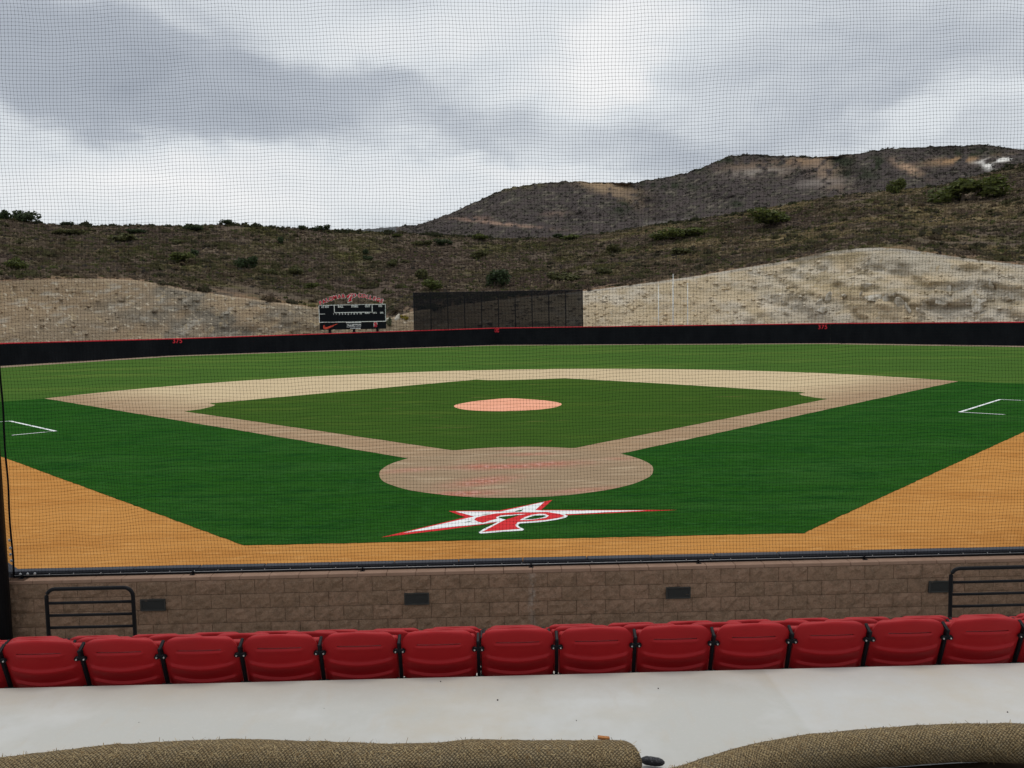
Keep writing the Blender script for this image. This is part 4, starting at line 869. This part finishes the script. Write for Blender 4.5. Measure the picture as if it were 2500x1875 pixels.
# corner poles carrying the net
for s_ in (-1, 1):
    t = thing('net_pole', 'thick black steel pole at the %s end of the block wall' % ('left' if s_ < 0 else 'right'), 'pole', (-7.335 if s_ < 0 else 7.62, -12.17, -.06), 'poles carrying the backstop net')
    bm = bmesh.new(); tube(bm, [(0, 0, 0), (0, 0, 10.6)], .172, 24); link('shaft', bm_mesh('shaft', bm), M['black_steel'], t, smooth=True)
    bm = bmesh.new(); box(bm, (0, 0, .012), (.5, .5, .024), .004, 1); link('base_plate', bm_mesh('base_plate', bm), M['black_steel'], t)
    bm = bmesh.new(); box(bm, (0, .25, 10.0), (.06, .35, .06), .006, 1); link('cable_arm', bm_mesh('cable_arm', bm), M['black_steel'], t)

# ------------------------------------------------------------------ handrails on the front walkway
def rail(x, lab):
    t = thing('handrail', lab, 'railing', (x, -13.0, -.06), 'handrails on the front walkway'); w, h_, r_ = 1.075, 1.095, .11
    pts = [(-w/2, 0, 0), (-w/2, 0, h_-r_)] + [(-w/2+r_-r_*math.cos(a), 0, h_-r_+r_*math.sin(a)) for a in np.linspace(.25, math.pi/2, 6)]
    pts += [(w/2-r_+r_*math.sin(a), 0, h_-r_+r_*math.cos(a)) for a in np.linspace(0, math.pi/2-.25, 6)] + [(w/2, 0, h_-r_), (w/2, 0, 0)]
    add_tube('frame', pts, .024, M['black_steel'], t, 10)
    for z_ in (.16, .318, .475, .633): add_tube('crossbar', [(-w/2, 0, h_-.02-z_), (w/2, 0, h_-.02-z_)], .019, M['black_steel'], t, 8)
    for q in (-1, 1):
        bm = bmesh.new(); box(bm, (q*w/2, 0, .005), (.1, .1, .01), .002, 1); link('foot_plate', bm_mesh('foot_plate', bm), M['black_steel'], t)
rail(-5.64, 'black tubular handrail in front of the block wall, left side'); rail(5.79, 'black tubular handrail in front of the block wall, cut by the right edge')

# ------------------------------------------------------------------ seats
PITCH, X0 = .5055, -.130
def back_mesh():
    rowsd = [(-.07, .0), (-.02, .002), (.05, .007), (.14, .0165), (.176, .0195), (.190, .0185), (.218, .0025), (.227, 0), (.27, .001), (.34, .007), (.395, .0165), (.428, .0195), (.442, .0185), (.470, .0025), (.479, 0), (.52, 0), (.62, .002), (.68, .006), (.715, .0115), (.728, .0130), (.738, .0120), (.758, .0015), (.766, 0), (.782, 0), (.80, 0), (.84, 0), (.88, 0), (.915, 0), (.945, -.001), (.97, -.004), (.988, -.008), (1.0, -.015)]
    nu = 30; bm = bmesh.new(); H = .40; vsr = []
    for (vb, dd) in rowsd:
        w = .233 if vb < .79 else .233-.078*(1-math.sqrt(max(0, 1-((vb-.79)/.21)**2)))
        cw = float(np.interp(vb, [-.07, .15, .5, .62, .76, 1.0], [.05, .075, .07, .01, -.028, -.043])); ring = []
        for i in range(nu+1):
            u = -1+2*i/nu; v = vb+u*u*cw; fade = max(0, min(1, (.90-abs(u))/.06)) if vb < .6 else max(0, min(1, (.64-abs(u))/.05))
            if dd < 0: fade = 1
            ring.append(bm.verts.new((u*w, -.135*v+.042*u*u-dd*fade-.012*math.sin(math.pi*v), H*v)))
        vsr.append(ring)
    for j in range(len(rowsd)-1):
        for i in range(nu):
            u = -1+2*(i+.5)/nu
            if abs(rowsd[j][0]-.766) < 1e-6 and abs(u) < .60: continue          # hand slot
            bm.faces.new((vsr[j][i], vsr[j][i+1], vsr[j+1][i+1], vsr[j+1][i]))
    fr = bm.faces[:]; bd = [e for e in bm.edges if e.is_boundary]; bk = {}
    for v in list(bm.verts): bk[v] = bm.verts.new((v.co.x*.985, v.co.y+.026, v.co.z-.004))
    for f in fr: bm.faces.new([bk[v] for v in reversed(f.verts)])
    for e in bd: bm.faces.new((e.verts[0], e.verts[1], bk[e.verts[1]], bk[e.verts[0]]))
    bmesh.ops.recalc_face_normals(bm, faces=bm.faces[:]); me = bm_mesh('backrest', bm); me.materials.append(M['seat']); me.shade_smooth(); me.set_sharp_from_angle(angle=math.radians(38)); return me
def pan_mesh():
    bm = bmesh.new(); box(bm, (0, 0, 0), (.462, .05, .34), .02, 3)
    for v in bm.verts: v.co.y += .03*(v.co.x/.23)**2-.02
    bmesh.ops.rotate(bm, verts=bm.verts[:], cent=(0, 0, -.17), matrix=Matrix.Rotation(math.radians(14), 3, 'X'))
    me = bm_mesh('seat_pan', bm); me.materials.append(M['seat']); me.shade_smooth(); return me
def mk(name, fn, m, sm=False):
    bm = bmesh.new(); fn(bm); me = bm_mesh(name, bm); me.materials.append(m)
    if sm: me.shade_smooth()
    return me
BACK, PAN = back_mesh(), pan_mesh()
lean = Matrix.Rotation(math.radians(18), 3, 'X')
def plate(bm): 
    box(bm, (0, 0, 0), (.060, .012, .034), .004, 1)
    for q in (-1, 1): bmesh.ops.create_cone(bm, cap_ends=True, segments=14, radius1=.018, radius2=.018, depth=.014, matrix=Matrix.Translation((q*.027, 0, 0)) @ Matrix.Rotation(math.pi/2, 4, 'X'))
def plate(bm):
    box(bm, (0, 0, 0), (.050, .012, .030), .004, 1)
    for q in (-1, 1): bmesh.ops.create_cone(bm, cap_ends=True, segments=14, radius1=.0155, radius2=.0155, depth=.014, matrix=Matrix.Translation((q*.024, 0, 0)) @ Matrix.Rotation(math.pi/2, 4, 'X'))
POST = mk('post', lambda b: (box(b, (0, .045, .19), (.026, .045, .40), .003, 1), box(b, (0, -.018, .545), (.022, .022, .34), .003, 1, lean)), M['black_steel'])
FOOT = mk('foot', lambda b: box(b, (0, .02, .006), (.07, .16, .012), .003, 1), M['black_steel'])
BRK = mk('bracket', plate, M['black_steel']); BOLT = mk('bolt', lambda b: bmesh.ops.create_cone(b, cap_ends=True, segments=10, radius1=.0058, radius2=.0046, depth=.008, matrix=Matrix.Rotation(math.pi/2, 4, 'X')), M['bolt'])
LBOLT = mk('bolt', lambda b: box(b, (0, 0, 0), (.0055, .010, .018), .002, 1, Matrix.Rotation(.5, 3, 'Y')), M['bolt'])
ARM = mk('armrest', lambda b: (box(b, (0, -.050, .722), (.020, .070, .018), .005, 2, Matrix.Rotation(.5, 3, 'X')), box(b, (0, -.080, .690), (.022, .020, .055), .005, 1, lean)), M['black_steel'])
ORD = ['first', 'second', 'third', 'fourth', 'fifth', 'sixth', 'seventh', 'eighth', 'ninth', 'tenth', 'eleventh', 'twelfth', 'thirteenth', 'fourteenth', 'fifteenth', 'sixteenth', 'seventeenth', 'eighteenth', 'nineteenth', 'twentieth', 'last']
ROWN = ['nearest row', 'second row', 'third row']
spans = [(-7, 7), (-8, 8), (-9, 9)]
for r_ in range(3):
    k0, k1 = spans[r_]; zf = ZR[r_]; yf = YR[r_]+.125
    for k in range(k0-1, k1):
        i = k-k0+1
        t = thing('stadium_seat', 'red plastic folding seat, %s from the left in the %s of seats' % (ORD[i], ROWN[r_]), 'seat', (X0+PITCH*(k+.5), yf+random.uniform(-.003, .003), zf), 'red stadium seats')
        t.rotation_euler = (random.uniform(-.006, .006), 0, random.uniform(-.006, .006))
        link('backrest', BACK, parent=t, loc=(0, 0, .395)); link('seat_pan', PAN, parent=t, loc=(0, .12, .545))
    for k in range(k0-1, k1+1):
        i = k-k0+1
        t = thing('seat_stanchion', 'black bracket post between seats, %s from the left in the %s' % (ORD[i], ROWN[r_]), 'seat bracket', (X0+PITCH*k, yf, zf), 'brackets between the seats')
        link('post', POST, parent=t); link('foot', FOOT, parent=t); link('armrest', ARM, parent=t)
        b = link('bracket', BRK, parent=t, loc=(0, -.074, .655)); b.rotation_euler.x = math.radians(18)
        for q in (-1, 1): link('bolt', BOLT, parent=b, loc=(q*.0235, -.009, 0))
        b = link('bracket', BRK, parent=t, loc=(0, .002, .430)); b.rotation_euler.x = math.radians(18); b.scale = (.95, 1, 1.0)
        for q in (-1, 1): o = link('bolt', LBOLT, parent=b, loc=(q*.022, -.010, -.002)); o.rotation_euler.y = 0 if q < 0 else -1.0

# ------------------------------------------------------------------ straw wattles on the walkway
def wattle_material():
    m = mat('straw in netting', (.30, .235, .135), .95, .1); t = m.node_tree; h = G(t); b = [n for n in t.nodes if n.type == 'BSDF_PRINCIPLED'][0]
    uv = h.n('ShaderNodeUVMap').outputs[0]; s = h.n('ShaderNodeSeparateXYZ'); t.links.new(uv, s.inputs[0]); pos = h.n('ShaderNodeNewGeometry').outputs['Position']
    d1 = h.m('ADD', s.outputs[0], s.outputs[1]); d2 = h.m('SUBTRACT', s.outputs[0], s.outputs[1])
    wv = h.m('MULTIPLY', h.m('SUBTRACT', h.noise(pos, 16, 4, .7), .5), 4.0)
    def saw(q, n): 
        a_ = h.m('ABSOLUTE', h.m('SINE', h.m('ADD', h.m('MULTIPLY', q, n), wv))); return a_
    cell = h.m('MULTIPLY', saw(d1, 175.0), saw(d2, 150.0)); cell = h.m('POWER', cell, .6)
    n1 = h.noise(pos, 60, 5, .75); n2 = h.noise(pos, 5, 4, .6); n3 = h.noise(pos, 170, 3, .7)
    c = h.mix(h.mapr(n1, .32, .70), (.13, .080, .036), (.44, .335, .185)); c = h.mix(h.m('MULTIPLY', h.mapr(n2, .42, .66), .6), c, (.27, .215, .135))
    c = h.mix(h.m('MULTIPLY', h.mapr(n3, .55, .75), .7), c, (.58, .52, .38))
    c = h.mix(h.m('MULTIPLY', h.mapr(cell, .52, .12), .9), c, (.055, .042, .026))
    t.links.new(c, b.inputs['Base Color']); bp = h.n('ShaderNodeBump'); bp.inputs['Strength'].default_value = .9; bp.inputs['Distance'].default_value = .012
    t.links.new(h.m('ADD', cell, h.m('MULTIPLY', n1, .8)), bp.inputs['Height']); t.links.new(bp.outputs[0], b.inputs['Normal']); return m
M['straw'] = wattle_material(); M['stalk'] = mat('straw stalks', (.42, .32, .17), .8, .1, nz=[(60, (.16, .10, .045), .42, .58, 3)])
def wattle(label, tops, rad, seed, ends):
    """tops: survey points of the upper outline; the tube lies on the walkway"""
    pts = []
    for (x, y) in tops:                                                       # silhouette tangent of a tube of this radius on the floor
        d = ray(x, y); dn = d/np.linalg.norm(d); hp = math.hypot(dn[1], dn[2]); zc = ZW+rad*.93
        t_ = (zc + rad*dn[1]/hp - CAM[2])/dn[2]; p = CAM+dn*t_; pts.append(Vector((p[0], p[1]+rad*dn[2]/hp, zc)))
    # resample
    Ls = [0]
    for a, b in zip(pts, pts[1:]): Ls.append(Ls[-1]+(b-a).length)
    n = int(Ls[-1]/.012); s_ = np.linspace(0, Ls[-1], n); px, py, pz = (np.interp(s_, Ls, [getattr(p, c_) for p in pts]) for c_ in 'xyz')
    ker = np.hanning(31); ker /= ker.sum(); py = np.convolve(np.pad(py, 15, 'edge'), ker, 'valid')
    NA = 44; bm = bmesh.new(); uvl = bm.loops.layers.uv.new('UVMap'); rings = []; N0 = []
    for i in range(n):
        dtx = (px[min(n-1, i+1)]-px[max(0, i-1)]); dty = (py[min(n-1, i+1)]-py[max(0, i-1)]); L = math.hypot(dtx, dty); side = Vector((-dty/L, dtx/L, 0))
        e0 = s_[i]; e1 = Ls[-1]-s_[i]; rr = rad*(1+.05*mnoise.noise(Vector((s_[i]*2.2, seed, 0))))
        for en, dist in zip(ends, (e0, e1)):
            if en and dist < .09: rr *= math.sqrt(max(.02, 1-(1-dist/.09)**2))*.995+.005
        ring = []
        for k in range(NA):
            a = 2*math.pi*k/NA; q = side*math.cos(a)+Vector((0, 0, 1))*math.sin(a); cx, cy, cz = px[i], py[i], pz[i]
            r2 = rr*(1+.05*mnoise.noise(Vector((cx*9, a*1.6, seed)))+.03*mnoise.noise(Vector((cx*40, a*7, seed)))); zz = cz+q.z*r2
            v = Vector((cx+q.x*r2, cy+q.y*r2, max(ZW+.002, zz))); ring.append(bm.verts.new(v))
        rings.append(ring)
    for i in range(n-1):
        for k in range(NA):
            f = bm.faces.new((rings[i][k], rings[i][(k+1) % NA], rings[i+1][(k+1) % NA], rings[i+1][k]))
            for lp, (ii, kk) in zip(f.loops, ((i, k), (i, k+1), (i+1, k+1), (i+1, k))): lp[uvl].uv = (s_[ii], kk*2*math.pi*rad/NA)
    bm.faces.new(rings[0][::-1]); bm.faces.new(rings[-1]); bmesh.ops.recalc_face_normals(bm, faces=bm.faces[:])
    base = Vector((px.mean(), py.mean(), ZW)); th = thing('straw_wattle', label, 'straw wattle', base, 'straw wattles on the walkway')
    allp = [v.co.copy() for v in bm.verts]; 
    for v in bm.verts: v.co -= base
    link('roll', bm_mesh('roll', bm), M['straw'], th, smooth=True)
    # loose stalks poking through the netting
    r = np.random.default_rng(seed); V = []; F = []; cnt = int(Ls[-1]*1300)
    for _ in range(cnt):
        i = r.integers(2, n-2); k = int(r.normal(NA*.30, NA*.17)) % NA; p = allp[i*NA+k]; cc_ = Vector((px[i], py[i], pz[i])); nrm = (p-cc_).normalized()
        tg = Vector(r.normal(size=3)); tg = (tg-nrm*tg.dot(nrm)).normalized(); lift = r.random()**6*.7; d = (tg*(1-lift)+nrm*lift).normalized(); L = .008+.034*r.random()**2.5; wd = .0012
        sd_ = d.cross(nrm).normalized()*wd; a = p+nrm*.001-d*L*.25; b_ = a+d*L; base_i = len(V)
        for q in (a-sd_, a+sd_, b_+sd_, b_-sd_): q = q-base; V.append((q.x, q.y, max(.003, q.z)))
        F.append((base_i, base_i+1, base_i+2, base_i+3))
    o = link('loose_stalks', mesh_np('stalks', V, F), M['stalk'], th); o['kind'] = 'stuff'; return th
wl = wattle('brown straw roll along the bottom edge, left one with a wood chip on top', [(-220, 1655), (-80, 1645), (0, 1636), (90, 1624), (200, 1612), (350, 1601), (480, 1597), (560, 1597), (660, 1601), (760, 1604), (860, 1606), (940, 1603), (1020, 1597), (1120, 1599), (1220, 1599), (1300, 1598), (1383, 1601)], .098, 3, (0, 1))
wr = wattle('brown straw roll along the bottom edge, right one with a black tied end', [(1405, 1672), (1470, 1655), (1540, 1634), (1610, 1611), (1700, 1592), (1800, 1580), (1900, 1572), (2000, 1565), (2090, 1561), (2212, 1564), (2330, 1566), (2480, 1570)], .090, 5, (1, 0))
# black tied netting end of the right roll
bm = bmesh.new(); p0 = Vector(on_z(1384, 1641, ZW+.035)); p1 = Vector(on_z(1436, 1648, ZW+.03)); pts = [p0.lerp(p1, i/12) for i in range(13)]
tube(bm, pts, [.006, .014, .019, .022, .022, .023, .022, .022, .021, .020, .018, .014, .004], 14)
for v in bm.verts: v.co += v.normal*0 + Vector((0, 0, .004))*mnoise.noise(v.co*90)
M['tie'] = mat('knotted black netting', (.022, .022, .026), .55, .4, nz=[(130, (.16, .16, .17), .58, .68, 3)], bump=(120, 1.0, .008))
for v in bm.verts: v.co -= wr.location
link('tied_end', bm_mesh('tied_end', bm), M['tie'], wr, smooth=True)
# wood chip
wc = Vector(on_z(1304, 1594, ZW+.185)); bm = bmesh.new(); box(bm, (0, 0, 0), (.058, .020, .013), .0015, 1)
bmesh.ops.rotate(bm, verts=bm.verts[:], cent=(0, 0, 0), matrix=Matrix.Rotation(.14, 3, 'Y')); box(bm, (.018, -.004, -.013), (.010, .012, .018), .001, 1, Matrix.Rotation(-.3, 3, 'Y'))
o = link('wood_chip', bm_mesh('wood_chip', bm), mat('rust brown wood', (.40, .17, .055), .8, .2, nz=[((40, 200, 200), (.25, .09, .03), .45, .65, 4)]), loc=wc); tag(o, 'small orange brown wood chip lying on top of the left straw roll', 'wood chip')
